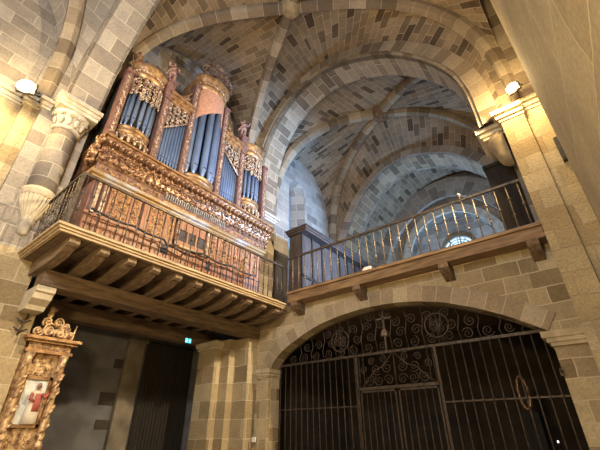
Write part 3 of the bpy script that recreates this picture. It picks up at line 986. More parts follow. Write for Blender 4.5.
def organ_pipe(x, y, z0, z1, r, foot=None):
    foot = foot or min(0.5, 0.28 + r)
    p = MB().lathe([(r * 0.30, 0), (r * 0.55, foot * 0.45), (r, foot), (r, z1 - z0), (r * 0.80, z1 - z0)], (x, y, z0), 12).build('pipe', TIN, org)
    m2 = MB().box(x + r * 0.90, x + r * 1.03, y - r * 0.5, y + r * 0.5, z0 + foot * 1.0, z0 + foot * 1.10)
    m2.build('mouth', TIN_DARK, p)
    return p


def tower(yc, hw, ztray, zpipe, zt, n, zc, tall, rp):
    b = 0.62
    tr = MB()
    for (dz, k) in ((0, 0.75), (0.05, 0.9), (0.09, 1.0), (0.16, 0.96), (0.19, 1.06)):
        pass
    tr.lathe([(0.02, -0.22), (hw * 0.45, -0.16), (hw * 0.75, -0.05), (hw * 0.98, 0.0), (hw * 1.0, 0.06), (hw * 0.92, 0.08), (hw * 1.05, 0.14), (hw * 1.05, 0.20)], (-8.42, yc, ztray), 18, -PI / 2, PI / 2, sx=b * 1.12)
    tr.build('tower_foot', GOLD_MOULD, org)
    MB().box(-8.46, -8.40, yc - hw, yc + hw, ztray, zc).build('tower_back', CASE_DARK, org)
    for i in range(n):
        a = -PI / 2 + PI * (i + 0.5) / n
        x, y = -8.42 + hw * 0.80 * math.cos(a) * b, yc + hw * 0.86 * math.sin(a)
        organ_pipe(x, y, zpipe, zt(i), rp)
    # cornice: stacked rounded mouldings
    cm = MB()
    s = 1.0 if not tall else 1.25
    cm.lathe([(hw * 0.98, 0), (hw * 1.0, 0.07 * s), (hw * 1.10, 0.10 * s), (hw * 1.08, 0.16 * s), (hw * 1.04, 0.20 * s), (hw * 1.06, 0.30 * s), (hw * 1.20, 0.36 * s), (hw * 1.22, 0.42 * s), (hw * 1.30, 0.47 * s), (hw * 1.30, 0.52 * s)], (-8.42, yc, zc), 20, -PI / 2, PI / 2, sx=b * 1.15)
    cm.box(-9.2, -8.42, yc - hw * 1.15, yc + hw * 1.15, zc, zc + 0.50 * s)
    cm = cm.build('tower_cornice', GOLD_MOULD, org)
    mc = MB()
    for i in range(13):
        a = -PI / 2 + PI * (i + 0.5) / 13
        mc.ball((-8.42 + hw * 1.06 * b * 1.15 * math.cos(a), yc + hw * 1.06 * math.sin(a), zc + 0.25 * s), 0.03, 0.035, 0.045, 6, 4)
    mc.tube([(-8.42 + hw * 1.06 * b * 1.15 * math.cos(-PI / 2 + PI * i / 24), yc + hw * 1.06 * math.sin(-PI / 2 + PI * i / 24), zc + 0.25 * s) for i in range(25)], 0.015, 5)
    mc.build('cornice_beads', GILT_PALE, cm)


tower(2.98, 0.47, 8.76, 8.96, lambda i: 10.45 - 0.09 * abs(i - 3), 7, 10.98, False, 0.058)
tower(7.52, 0.47, 8.76, 8.96, lambda i: 10.45 - 0.09 * abs(i - 3), 7, 10.98, False, 0.058)
tower(OY, 0.60, 8.40, 8.58, lambda i: 12.0, 5, 12.42, True, 0.112)
# pierced gilt screens in front of the tops of the side tower pipes
for yc in (2.98, 7.52):
    mc = MB(); mf = MB()
    for i in range(9):
        a = -PI / 2 + PI * (i + 0.5) / 9
        c = Vector((-8.42 + 0.50 * 0.70 * math.cos(a), yc + 0.50 * math.sin(a), 0))
        N = Vector((math.cos(a), math.sin(a), 0)); U = Vector((-math.sin(a), math.cos(a), 0))
        lo = 10.12 + 0.22 * math.sin(abs(a)) - (0.10 if i % 2 else 0)
        z = lo
        while z < 10.92:
            scroll(mc, (c.x, c.y, z), U, ZA, N, 0.085, 1 if i < 4.5 else -1, rr.uniform(0, 6), 1.3, 0.02)
            leaf(mc, (c.x, c.y, z), U, ZA, N, 0.12, 0.06, rr.uniform(0, 6), 0.025)
            z += 0.15
        scroll(mf, (c.x, c.y, 8.58), U, ZA, N, 0.08, 1 if i % 2 else -1, 0, 1.3, 0.022)
        leaf(mf, (c.x, c.y, 8.34), U, ZA, N, 0.22, 0.09, PI / 2, 0.03)
    mc.build('tower_screen', GILT_PALE, org); mf.build('tower_foot_carving', GILT_PALE, org)
# hood of the central tower: curved board with a scooped lower edge
hd = MB()
rows = []
for i in range(25):
    a = -PI / 2 + PI * i / 24
    u = i / 24
    lo = 10.80 + 1.0 * (u / 0.7) ** 1.2 if u < 0.7 else 11.80 - 1.1 * ((u - 0.7) / 0.3) ** 1.2
    x, y = -8.42 + 0.63 * 0.68 * math.cos(a), OY + 0.62 * math.sin(a)
    x2, y2 = -8.42 + 0.59 * 0.66 * math.cos(a), OY + 0.59 * math.sin(a)
    rows.append([Vector((x2, y2, 12.45)), Vector((x2, y2, lo)), Vector((x, y, lo)), Vector((x, y, 12.45))])
hd.grid(rows, smooth=False)
o = hd.build('tower_hood', CASE_HOOD, org)
o['label'] = 'salmon painted curved hood with scooped edge over the tall central pipes'

# flat fields of pipes between the towers
for (a, b, up) in ((3.70, 4.46, 1), (6.04, 6.80, -1)):
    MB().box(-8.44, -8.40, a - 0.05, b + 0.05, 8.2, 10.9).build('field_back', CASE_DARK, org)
    MB().box(-8.42, -8.20, a - 0.02, b + 0.02, 8.20, 8.36).build('field_sill', GOLD_MOULD, org)
    n = 8
    for i in range(n):
        y = a + (b - a) * (i + 0.5) / n
        t = (i + 0.5) / n if up > 0 else 1 - (i + 0.5) / n
        organ_pipe(-8.32, y, 8.38, 9.72 + 0.72 * t, 0.044)
    mc = MB()
    W_, H_ = b - a, 1.25
    carve(mc, (-8.22, a, 9.68), YA, ZA, XA, W_, H_, 0.155, keep=lambda u, v: v > 0.10 + 0.74 * ((u / W_) if up > 0 else 1 - u / W_), rnd=rr)
    mc.tube([(-8.21, a, 9.70 if up > 0 else 10.44), (-8.21, b, 10.44 if up > 0 else 9.70)], 0.028, 6)
    mc.build('field_fretwork', GILT_PALE, org)
    cm = MB()
    for z0, z1, o_ in ((10.86, 10.93, 0.0), (10.93, 11.02, 0.06), (11.02, 11.10, 0.03), (11.10, 11.20, 0.12)):
        cm.box(-9.2, -8.17 + o_, a - 0.06, b + 0.06, z0, z1)
    cm.build('field_cornice', GOLD_MOULD, org)
    # sweeping gilt volutes above the straight cornice
    mc = MB()
    y0_, y1_ = (a, b) if up > 0 else (b, a)
    d = YA * (1 if up > 0 else -1)
    pts = [Vector((-8.28, y0_ + (y1_ - y0_) * i / 10, 11.26 + 0.75 * (i / 10) ** 2.2)) for i in range(11)]
    mc.tube(pts, 0.05, 6, 0.035)
    scroll(mc, (-8.28, y0_ + (y1_ - y0_) * 0.2, 11.36), d, ZA, XA, 0.13, 1, 0, 1.5, 0.03)
    scroll(mc, (-8.28, y0_ + (y1_ - y0_) * 0.82, 11.55), d, ZA, XA, 0.16, -1, 0, 1.5, 0.03)
    scroll(mc, (-8.28, y0_ + (y1_ - y0_) * 0.52, 11.34), d, ZA, XA, 0.11, -1, 0, 1.5, 0.026)
    for k in range(6):
        leaf(mc, (-8.28, y0_ + (y1_ - y0_) * (0.2 + 0.13 * k), 11.26 + 0.05 * k), d, ZA, XA, 0.2, 0.08, 1.2, 0.03)
    mc.build('volute', GILT_RED, org)
# small pedestals for the figures and an urn on the left corner
for y in (3.60, 6.90):
    MB().box(-8.50, -8.12, y - 0.14, y + 0.14, 10.95, 11.55).box(-8.52, -8.08, y - 0.18, y + 0.18, 11.55, 11.66).build('pedestal', CASE_RED, org)
for y in (2.45, 8.05):
    MB().lathe([(0.09, 0), (0.05, 0.06), (0.05, 0.10), (0.13, 0.2), (0.14, 0.28), (0.06, 0.38), (0.03, 0.44), (0.05, 0.5), (0.0, 0.54)], (-8.30, y, 11.49), 10).build('urn', GILT_RED, org)


def skin_figure(name, joints, edges, mat, parent=None, extra=None):
    """one continuous body grown from a skeleton of joints"""
    me = bpy.data.meshes.new(name)
    off = Vector((0, 0, 0)); p = parent
    while p is not None:
        off += p.location; p = p.parent
    me.from_pydata([tuple(Vector(j[0]) - off) for j in joints], edges, [])
    o = bpy.data.objects.new(name, me)
    COL.objects.link(o)
    md = o.modifiers.new('skin', 'SKIN')
    me.skin_vertices.new(name='') if not me.skin_vertices else None
    for i, j in enumerate(joints):
        r = j[1] if isinstance(j[1], tuple) else (j[1], j[1])
        me.skin_vertices[0].data[i].radius = r
    me.skin_vertices[0].data[0].use_root = True
    sb = o.modifiers.new('smooth', 'SUBSURF'); sb.levels = 1; sb.render_levels = 2
    me.materials.append(mat)
    if parent:
        o.parent = parent
    return o


def statuette(name, base, s, face, arm_l, arm_r, mat, label, drape, hair):
    """carved standing figure of height s; face: yaw of its front; arms given as elbow/hand offsets (side, front, up)"""
    b = Vector(base)
    F = Vector((math.cos(face), math.sin(face), 0)); S = Vector((-F.y, F.x, 0))
    P = lambda a, f_, z: b + S * (a * s) + F * (f_ * s) + ZA * (z * s)
    J = [(P(0, 0, .50), .085 * s), (P(0, 0.01, .62), .075 * s), (P(0, 0, .76), .095 * s), (P(0, 0, .835), .038 * s), (P(0, 0.012, .885), .058 * s), (P(0, 0.015, .945), .060 * s),
         (P(.065, 0.01, .46), .065 * s), (P(.075, 0.05, .27), .046 * s), (P(.07, 0.0, .06), .032 * s), (P(.075, 0.07, .025), .026 * s),
         (P(-.065, 0, .46), .065 * s), (P(-.07, -0.0, .26), .046 * s), (P(-.07, -0.03, .06), .032 * s), (P(-.075, 0.04, .025), .026 * s),
         (P(.125, 0, .77), .046 * s), (P(*arm_l[0]), .034 * s), (P(*arm_l[1]), .026 * s),
         (P(-.125, 0, .77), .046 * s), (P(*arm_r[0]), .034 * s), (P(*arm_r[1]), .026 * s)]
    E_ = [(0, 1), (1, 2), (2, 3), (3, 4), (4, 5), (0, 6), (6, 7), (7, 8), (8, 9), (0, 10), (10, 11), (11, 12), (12, 13), (2, 14), (14, 15), (15, 16), (2, 17), (17, 18), (18, 19)]
    root = thing(name, base, label, 'statue', None)
    skin_figure('body', J, E_, mat, root)
    hb = MB(); hb.ball(P(0, -0.015, .945), .072 * s, .072 * s, .066 * s, 9, 7)
    hb.ball(P(0, .075, .905), .014 * s, .014 * s, .02 * s, 6, 4)
    hb.build('hair', hair, root)
    dr = MB()
    dr.lathe([(.115 * s, .36 * s), (.135 * s, .44 * s), (.10 * s, .58 * s), (.085 * s, .60 * s)], b, 14, flute=0.12)
    pts = [P(.12, .05, .80), P(.02, .10, .68), P(-.11, .06, .56), P(-.16, -.02, .42), P(-.2, -.08, .30)]
    dr.tube(pts, .035 * s, 6)
    dr.build('drapery', drape, root)
    MB().box(b.x - .13 * s, b.x + .13 * s, b.y - .13 * s, b.y + .13 * s, b.z - 0.03, b.z + .012 * s).build('plinth', mat, root)
    return root


up_ = ((.20, .05, .74), (.24, .12, .92))
dn_ = ((-.19, .03, .62), (-.14, .14, .52))
statuette('cherub_statue', (-8.30, 3.60, 11.69), 1.02, 0.0, ((.19, .06, .64), (.10, .16, .70)), ((-.20, .05, .66), (-.22, .14, .78)), FLESH, 'rosy wooden figure standing between the left and central organ towers', FLESH, FIG_DARK)
statuette('cherub_statue', (-8.30, 6.90, 11.69), 1.0, 0.0, up_, dn_, FLESH, 'rosy wooden figure standing on the right side of the organ top', FLESH, FIG_DARK)
statuette('angel_statue', (-8.08, 4.72, 13.10), 0.92, 0.2, ((.20, .05, .66), (.12, .18, .74)), dn_, FIG_DARK, 'dark carved figure at the left end of the central tower top', FIG_DARK, FIG_DARK)
statuette('angel_statue', (-8.08, 5.84, 13.10), 0.72, -0.1, up_, dn_, FIG_DARK, 'dark carved figure at the right end of the central tower top', FIG_DARK, FIG_DARK)
# crest between them
cr = thing('carved_crest', (-8.05, 5.25, 13.08), 'dark carved crest with round head and scrolls crowning the central organ tower', 'ornament')
MB().lathe([(0.34, 0), (0.30, 0.06), (0.22, 0.10), (0.26, 0.34), (0.30, 0.5), (0.2, 0.62), (0.08, 0.66)], (-8.05, 5.25, 13.08), 14, sx=0.6, flute=.06).build('shield', FIG_DARK, cr)
mc = MB(); mc.ball((-8.02, 5.25, 13.86), 0.17, 0.22, 0.21, 10, 8)
for i in range(10):
    leaf(mc, (-8.00, 5.25, 13.86), YA, ZA, XA, 0.32, 0.12, i * 2 * PI / 10, 0.06)
mc.build('finial', FIG_DARK, cr)
for s_ in (-1, 1):
    mc = MB()
    scroll(mc, (-7.95, 5.25 + s_ * 0.32, 13.32), YA * s_, ZA, XA, 0.19, 1, 0, 1.5, 0.045)
    scroll(mc, (-7.95, 5.25 + s_ * 0.27, 13.62), YA * s_, ZA, XA, 0.14, -1, 0, 1.5, 0.04)
    mc.build('scrollwork', FIG_DARK, cr)

# dark cable looped along the front of the organ
pts = []
for i in range(60):
    t = i / 59
    y = 2.45 + 5.3 * t
    z = 6.05 - 0.07 * abs(math.sin(t * PI * 5.0)) - (0.12 if 0.36 < t < 0.5 else 0)
    pts.append((XF + 0.22 + 0.02 * math.sin(t * 23), y, z))
t = MB().tube(pts, 0.028, 6).build('power_cable', CABLE)
tag(t, 'thick black cable draped in loops along the lower organ case', 'cable')

# ------------------------------------------------------------------ ENGAGED COLUMN AND LEFT PIER FITTINGS
ec = thing('engaged_column', (-8.92, 1.56, 5.5), 'grey stone half column on a tapering fluted corbel left of the organ', 'column')
MB().lathe([(0.29, 6.42), (0.285, 7.4), (0.28, 8.24)], (-8.92, 1.60, 0), 20, -PI / 2, PI / 2).build('shaft', S_WALL, ec)
cap = MB().lathe([(0.28, 8.20), (0.34, 8.22), (0.34, 8.28), (0.29, 8.31), (0.33, 8.48), (0.42, 8.66), (0.45, 8.72)], (-8.92, 1.60, 0), 20, -PI / 2, PI / 2).build('capital', S_PLAIN, ec)
mc = MB()
for i in range(6):
    a = -PI / 2 + PI * (i + 0.5) / 6
    N = Vector((math.cos(a), math.sin(a), -0.25)).normalized(); U = Vector((-math.sin(a), math.cos(a), 0)); V = N.cross(U)
    c = Vector((-8.92 + 0.34 * math.cos(a), 1.60 + 0.34 * math.sin(a), 8.47))
    leaf(mc, c - V * 0.15, U, V, N, 0.30, 0.13, PI / 2, 0.035)
    scroll(mc, c + V * 0.14 + N * 0.04, U, V, N, 0.065, 1 if i % 2 else -1, 0, 1.3, 0.02)
mc.build('capital_leaves', S_PLAIN, cap)
MB().box(-8.95, -8.46, 1.15, 2.08, 8.72, 8.82).box(-8.95, -8.42, 1.12, 2.10, 8.82, 8.92).box(-8.95, -8.36, 1.08, 2.12, 8.92, 9.04).build('abacus', S_PLAIN, ec)
MB().lathe([(0.29, 6.44), (0.34, 6.40), (0.35, 6.33), (0.31, 6.29), (0.33, 6.22)], (-8.92, 1.60, 0), 20, -PI / 2, PI / 2).build('collar', S_CREAM, ec)
MB().lathe([(0.31, 6.24), (0.28, 6.05), (0.15, 5.76), (0.12, 5.68)], (-8.92, 1.60, 0), 24, -PI / 2, PI / 2, flute=0.07, smooth=False).build('fluted_corbel', S_CREAM, ec)
MB().lathe([(0.12, 5.70), (0.15, 5.66), (0.12, 5.62), (0.105, 5.34), (0.03, 5.30)], (-8.92, 1.60, 0), 16, -PI / 2, PI / 2).build('stub', S_PLAIN, ec)

# iron pull hanging on the pier
hk = thing('iron_hook', (-8.85, 2.2, 3.7), 'thin black iron rod with barbed cross pieces hanging on the left pier', 'hook')
MB().tube([(-8.84, 2.24, 3.72), (-8.86, 2.18, 3.28)], 0.016, 6).build('rod', IRON, hk)
for z in (3.56, 3.38):
    mc = MB().tube([(-8.86, 2.08, z + 0.05), (-8.85, 2.20, z - 0.02), (-8.86, 2.32, z + 0.05)], 0.016, 5)
    mc.ball((-8.85, 2.20, z), 0.035, 0.035, 0.045, 6, 5)
    mc.build('cross_piece', IRON, hk)

# ------------------------------------------------------------------ ALTARPIECE
al = thing('altarpiece', (-9.05, 2.85, 0), 'gilded carved side altar with painted relief of a robed saint under the balcony', 'altar')
al.scale = (1, 0.88, 0.975)
AX = -8.90
MB().box(-9.35, AX - 0.06, 2.36, 3.34, 0.0, 1.30).box(-9.35, AX + 0.05, 2.28, 3.42, 1.24, 1.36).build('base', CASE_RED, al)
MB().box(-9.30, AX - 0.10, 2.36, 3.32, 1.3, 3.2).build('back_panel', GILT_ALT, al)
mc = MB(); carve(mc, (AX - 0.06, 2.40, 1.02), YA, ZA, XA, 0.9, 0.2, 0.16, rnd=rr)
mc.build('gilt_carving', GILT_ALT, al)
mc = MB(); carve(mc, (AX - 0.09, 2.62, 1.40), YA, ZA, XA, 0.44, 0.34, 0.13, rnd=rr)
mc.build('gilt_carving', GILT_ALT, al)
mc = MB(); carve(mc, (AX - 0.09, 2.60, 2.66), YA, ZA, XA, 0.50, 0.36, 0.13, rnd=rr)
mc.build('gilt_carving', GILT_ALT, al)
for y in (2.48, 3.20):
    cl = MB().lathe([(0.10, 1.36), (0.10, 1.44), (0.065, 1.50), (0.075, 1.9), (0.06, 2.85), (0.09, 2.90), (0.075, 2.95), (0.11, 3.10)], (AX + 0.0, y, 0), 12).build('column', GILT_ALT, al)
    mc = MB()
    for k in range(16):
        a = k * 1.1 - 1.2
        z = 1.55 + k * 0.085
        a2 = (k * 0.9) % PI - PI / 2
        leaf(mc, (AX + 0.065 * math.cos(a2), y + 0.065 * math.sin(a2), z), Vector((-math.sin(a2), math.cos(a2), 0)), ZA, Vector((math.cos(a2), math.sin(a2), 0)), 0.13, 0.07, 0.8, 0.035)
    mc.tube([(AX + 0.068 * math.cos(k * 0.45), y + 0.068 * math.sin(k * 0.45), 1.52 + k * 0.0345) for k in range(40)], 0.02, 5)
    mc.build('vine_carving', GILT_ALT, cl)
mb = MB()
for z0, z1, o in ((3.10, 3.16, 0.02), (3.16, 3.30, -0.03), (3.30, 3.35, 0.06), (3.35, 3.41, 0.12)):
    mb.box(-9.32, AX + o + 0.06, 2.36 - o, 3.32 + o, z0, z1)
mb.build('entablature', GOLD_MOULD, al)
mc = MB(); carve(mc, (AX + 0.035, 2.42, 3.17), YA, ZA, XA, 0.84, 0.12, 0.12, rnd=rr)
mc.build('entablature_carving', GILT_ALT, al)
mc = MB()
for i, (dy, dz, R) in enumerate(((-.36, 3.53, .12), (-.13, 3.58, .15), (.12, 3.58, .15), (.34, 3.53, .12), (-.22, 3.74, .11), (0.02, 3.76, .13), (.22, 3.70, .10), (-.2, 3.9, .08))):
    scroll(mc, (AX - 0.02, 2.84 + dy, dz), YA, ZA, XA, R, 1 if i % 2 else -1, i, 1.5, 0.03)
    mc.ball((AX - 0.05, 2.84 + dy, dz), 0.05, R * 0.8, R * 0.8, 8, 5)
for i in range(9):
    leaf(mc, (AX - 0.03, 2.44 + i * 0.1, 3.44), YA, ZA, XA, 0.2, 0.09, PI / 2 + (i - 4) * 0.09, 0.04)
mc.tube([(AX - 0.04, 2.60, 3.86), (AX - 0.03, 2.66, 4.0), (AX - 0.02, 2.75, 4.04)], 0.04, 6)
mc.ball((AX - 0.02, 2.64, 4.03), 0.05, 0.07, 0.07, 8, 6)
mc.tube([(AX - 0.04, 3.26, 3.42), (AX - 0.04, 3.28, 3.62), (AX - 0.03, 3.30, 3.78)], 0.045, 6, 0.01)
mc.build('crest', GILT_ALT, al)
pc = MB().box(AX - 0.10, AX - 0.06, 2.58, 3.08, 1.78, 2.62).build('relief_ground', PALE_SKY, al)
mb = MB()
for (y0, y1, z0, z1) in ((2.55, 3.11, 2.60, 2.66), (2.55, 3.11, 1.74, 1.80), (2.55, 2.60, 1.74, 2.66), (3.06, 3.11, 1.74, 2.66)):
    mb.box(AX - 0.10, AX - 0.02, y0, y1, z0, z1)
mb.build('relief_frame', GOLD_MOULD, al)
fg = MB()
sy = 2.90
fg.lathe([(0.15, 1.80), (0.14, 1.95), (0.115, 2.15), (0.10, 2.28), (0.11, 2.36), (0.04, 2.42)], (AX - 0.06, sy, 0), 14, -PI / 2, PI / 2, flute=0.1, sx=0.6)
fg = fg.build('robe', ROBE_WHITE, pc)
fm = MB()
fm.lathe([(0.135, 2.02), (0.13, 2.2), (0.12, 2.32), (0.05, 2.41)], (AX - 0.055, sy, 0), 14, -0.3, PI / 2, sx=0.62)
fm.tube([(AX - 0.01, sy - 0.10, 2.34), (AX + 0.03, sy - 0.13, 2.24), (AX + 0.03, sy - 0.04, 2.2)], 0.035, 6)
fm.tube([(AX - 0.01, sy + 0.10, 2.34), (AX + 0.03, sy + 0.16, 2.26), (AX + 0.04, sy + 0.19, 2.36)], 0.035, 6)
fm.build('mantle', ROBE_RED, pc)
fh = MB(); fh.ball((AX - 0.03, sy, 2.48), 0.05, 0.05, 0.065, 9, 7); fh.ball((AX + 0.02, sy, 2.475), 0.012, 0.01, 0.016, 6, 4)
fh.build('head', FLESH, pc)

# ------------------------------------------------------------------ RECESS UNDER THE BALCONY
ld = MB().box(-11.46, -11.40, 6.42, 8.20, 0, 4.2)
y = 6.46
while y < 8.18:
    ld.box(-11.40, -11.37, y, y + 0.05, 0.05, 4.15); y += 0.11
d1 = struct('door_1', ld, WOOD_DARK)
MB().lathe([(0.02, 0), (0.02, 0.16)], (-11.35, 6.6, 1.1), 8).build('door_handle', IRON, d1)
es = thing('exit_sign', (-10.14, 7.040, 4.120), 'small lit blue-green exit sign with white figures in the dark recess', 'sign')
MB().box(-10.148, -10.13, 6.910, 7.150, 4.070, 4.230).build('housing', BLACK, es)
for y in (6.920, 7.040):
    MB().box(-10.13, -10.124, y, y + 0.10, 4.080, 4.220).build('lit_panel', SIGN, es)
mb = MB()
mb.ball((-10.122, 6.975, 4.200), 0.003, 0.012, 0.012, 8, 6)
for p in (((6.975, 4.185), (6.970, 4.140)), ((6.970, 4.140), (6.990, 4.100)), ((6.970, 4.140), (6.945, 4.110)), ((6.975, 4.170), (7.000, 4.155))):
    mb.tube([(-10.122, *p[0]), (-10.122, *p[1])], 0.006, 5)
mb.build('running_figure', SIGN_W, es)
mb = MB()
for p in (((7.060, 4.150), (7.120, 4.150)), ((7.120, 4.150), (7.100, 4.170)), ((7.120, 4.150), (7.100, 4.130))):
    mb.tube([(-10.122, *p[0]), (-10.122, *p[1])], 0.007, 5)
mb.build('arrow', SIGN_W, es)

# ------------------------------------------------------------------ CHOIR GALLERY FRONT
gl = thing('choir_gallery', (-3.4, 8.2, 4.95), 'long weathered timber front beam of the choir gallery above the gate arch', 'gallery')
MB().box(-6.80, -0.06, 8.0, 8.39, 4.96, 5.20).build('front_beam', WOOD_EDGE, gl)
MB().box(-6.80, -0.05, 7.94, 8.39, 5.20, 5.27).build('edge_board', WOOD_EDGE, gl)
for x in (-6.55, -4.42, -2.12, -0.30):
    pr = [(8.39, 4.96), (7.98, 4.96), (7.98, 4.84), (8.10, 4.74), (8.39, 4.62)]
    MB().prism([(x - 0.11, y, z) for y, z in pr], (0.22, 0, 0)).build('bracket', WOOD_BEAM, gl)
gr = thing('gallery_railing', (-3.4, 8.03, 5.27), 'iron railing with knotted balusters tinted tan as in lamplight along the choir gallery', 'railing')
n = 28
for i in range(n):
    rail_baluster(gr, -6.62 + i * (6.42 / (n - 1)), 8.03, 5.27, 6.38, IRON_TAN, 0.015, (0.5,) if i % 2 else (0.30, 0.68))
MB().box(-6.86, -0.14, 8.005, 8.055, 6.37, 6.43).build('handrail', IRON_RAIL, gr)
MB().box(-6.86, -0.14, 8.015, 8.045, 5.29, 5.315).build('bottom_rail', IRON_RAIL, gr)
MB().box(-6.87, -6.80, 7.995, 8.065, 5.27, 6.48).build('corner_post', IRON_RAIL, gr)
MB().lathe([(0.03, 0), (0.018, 0.03), (0.05, 0.08), (0.055, 0.12), (0.03, 0.17), (0, 0.18)], (-1.42, 8.03, 6.43), 10).build('knob', IRON_TAN, gr)
t = MB().box(-4.12, -3.92, 7.945, 7.998, 5.275, 5.36).box(-4.16, -4.12, 7.95, 7.995, 5.275, 5.33).build('junction_box', WHITE)
tag(t, 'small white box lying on the gallery edge below the railing', 'box')

# panelled choir cupboard with a sloping canopy on the left of the gallery
cc = thing('choir_cupboard', (-7.3, 11.2, 5.17), 'dark panelled wooden choir cupboard with overhanging canopy on the gallery', 'cupboard')
CX = -7.10
MB().box(-7.62, CX, 9.05, 13.45, 5.17, 7.92).build('carcass', WOOD_CAB, cc)
for i in range(7):
    y0_ = 9.09 + i * 0.623
    MB().box(CX, CX + 0.02, y0_ + 0.05, y0_ + 0.57, 5.30, 6.2).build('lower_panel', WOOD_CAB, cc)
    MB().box(CX, CX + 0.02, y0_ + 0.05, y0_ + 0.57, 6.32, 7.75).build('upper_panel', WOOD_CAB, cc)
    MB().box(CX, CX + 0.06, y0_ - 0.035, y0_ + 0.035, 5.17, 7.9).build('stile', WOOD_DARK, cc)
MB().box(CX, CX + 0.06, 9.05, 13.45, 6.2, 6.3).build('mid_rail', WOOD_DARK, cc)
MB().box(-7.68, CX + 0.34, 8.93, 13.55, 7.98, 8.06).box(-7.66, CX + 0.30, 8.97, 13.52, 7.90, 7.98).box(-7.72, CX + 0.38, 8.90, 13.58, 8.06, 8.12).build('canopy', WOOD_CAB, cc)
# dark tall cupboard by the right pier
dc = thing('tall_cupboard', (-0.42, 9.5, 5.17), 'tall black-brown wooden cupboard in shadow beside the right pier on the gallery', 'cupboard')
MB().box(-0.80, -0.17, 9.12, 9.90, 5.17, 7.70).build('carcass', WOOD_DARK, dc)
MB().box(-0.84, -0.17, 9.07, 9.95, 7.70, 7.80).build('cornice', WOOD_DARK, dc)
for x in (-0.77, -0.47):
    MB().box(x, x + 0.28, 9.10, 9.12, 5.3, 7.6).build('door', WOOD_DARK, dc)
# round corbel under the right springing of the big arch
t = MB().lathe([(0.44, 8.02), (0.42, 7.9), (0.36, 7.75), (0.30, 7.62), (0.30, 7.5), (0.25, 7.36), (0.14, 7.26), (0.0, 7.23)], (-0.10, 8.62, 0), 18, PI / 2, 3 * PI / 2).build('stone_corbel', S_TAN)
tag(t, 'round stone corbel under the right foot of the big arch', 'corbel')

# ------------------------------------------------------------------ IRON GATE
GY = 8.75
gt = thing('iron_gate', (-4.1, GY, 0), 'tall black wrought-iron gate filling the low arch under the gallery', 'gate')
BAND = 3.33
# arch height helper
def arch_z(x):
    for a, b in zip(gp, gp[1:]):
        if a[0] <= x <= b[0]:
            return a[1] + (b[1] - a[1]) * (x - a[0]) / max(1e-6, b[0] - a[0])
    return 3.2
DX0, DX1, DZ = -5.02, -2.92, 2.52
xs = [-7.66 + i * 0.198 for i in range(36)]
for x in xs:
    if DX0 - 0.05 < x < DX1 + 0.05:
        continue
    m2 = MB().tube([(x, GY, 0.05), (x, GY, BAND)], 0.016, 6)
    for z in (0.9, 2.14):
        m2.lathe([(0.016, -0.05), (0.034, -0.02), (0.034, 0.02), (0.016, 0.05)], (x, GY, z), 6)
    m2.build('bar', IRON, gt)
MB().box(-7.74, -0.56, GY - 0.02, GY + 0.02, BAND - 0.03, BAND + 0.03).build('top_rail', IRON, gt)
MB().box(-7.6, DX0, GY - 0.015, GY + 0.015, 2.125, 2.155).box(DX1, -0.56, GY - 0.015, GY + 0.015, 2.125, 2.155).box(-7.6, -0.56, GY - 0.015, GY + 0.015, 0.04, 0.09).build('mid_rail', IRON, gt)
MB().tube([(x, GY, z - 0.02) for x, z in gp], 0.022, 6).build('arch_rail', IRON, gt)
for x in (DX0, DX1):
    MB().box(x - 0.03, x + 0.03, GY - 0.03, GY + 0.03, 0.0, BAND).build('door_post', IRON, gt)
MB().box(DX0, DX1, GY - 0.03, GY + 0.03, DZ - 0.035, DZ + 0.035).build('door_head', IRON, gt)
for xa, xb in ((DX0 + 0.06, -4.0), (-3.94, DX1 - 0.06)):
    leafd = MB().box(xa, xa + 0.035, GY - 0.02, GY + 0.02, 0.06, DZ - 0.05).box(xb - 0.035, xb, GY - 0.02, GY + 0.02, 0.06, DZ - 0.05).box(xa, xb, GY - 0.02, GY + 0.02, 0.06, 0.10).box(xa, xb, GY - 0.02, GY + 0.02, 1.0, 1.05).box(xa, xb, GY - 0.02, GY + 0.02, DZ - 0.09, DZ - 0.05).build('gate_leaf', IRON, gt)
    k = int((xb - xa) / 0.19)
    for i in range(1, k + 1):
        x = xa + (xb - xa) * i / (k + 1)
        MB().tube([(x, GY, 0.1), (x, GY, DZ - 0.06)], 0.014, 6).build('bar', IRON, leafd)


def flat_scroll(mb, x, z, R, hand, rot, r=0.014, turns=1.6):
    scroll(mb, (x, GY, z), XA, ZA, -YA, R, hand, rot, turns, r)


# scroll panel over the door
mc = MB()
for s in (-1, 1):
    for (dx, dz, R, hnd, ro) in ((0.18, 0.16, 0.13, 1, 0), (0.45, 0.16, 0.13, -1, 1), (0.72, 0.18, 0.14, 1, 2), (0.20, 0.44, 0.15, -1, 2), (0.50, 0.42, 0.14, 1, 4), (0.30, 0.66, 0.11, 1, 1), (0.62, 0.62, 0.10, -1, 3), (0.84, 0.45, 0.10, 1, 5)):
        flat_scroll(mc, -3.97 + s * dx, DZ + dz, R, hnd * s, ro if s > 0 else PI - ro)
    mc.tube([(-3.97 + s * 0.03, GY, BAND - 0.03), (-3.97 + s * 0.28, GY, 3.02), (-3.97 + s * 0.55, GY, 2.92), (-3.97 + s * 0.8, GY, 2.66), (-3.97 + s * 0.95, GY, 2.56)], 0.016, 5)
    for x in (0.86, 0.98):
        mc.tube([(-3.97 + s * x, GY, DZ), (-3.97 + s * x, GY, BAND)], 0.012, 5)
mc.tube([(-3.97, GY, DZ), (-3.97, GY, BAND)], 0.018, 6)
mc.build('door_scrollwork', IRON, gt)
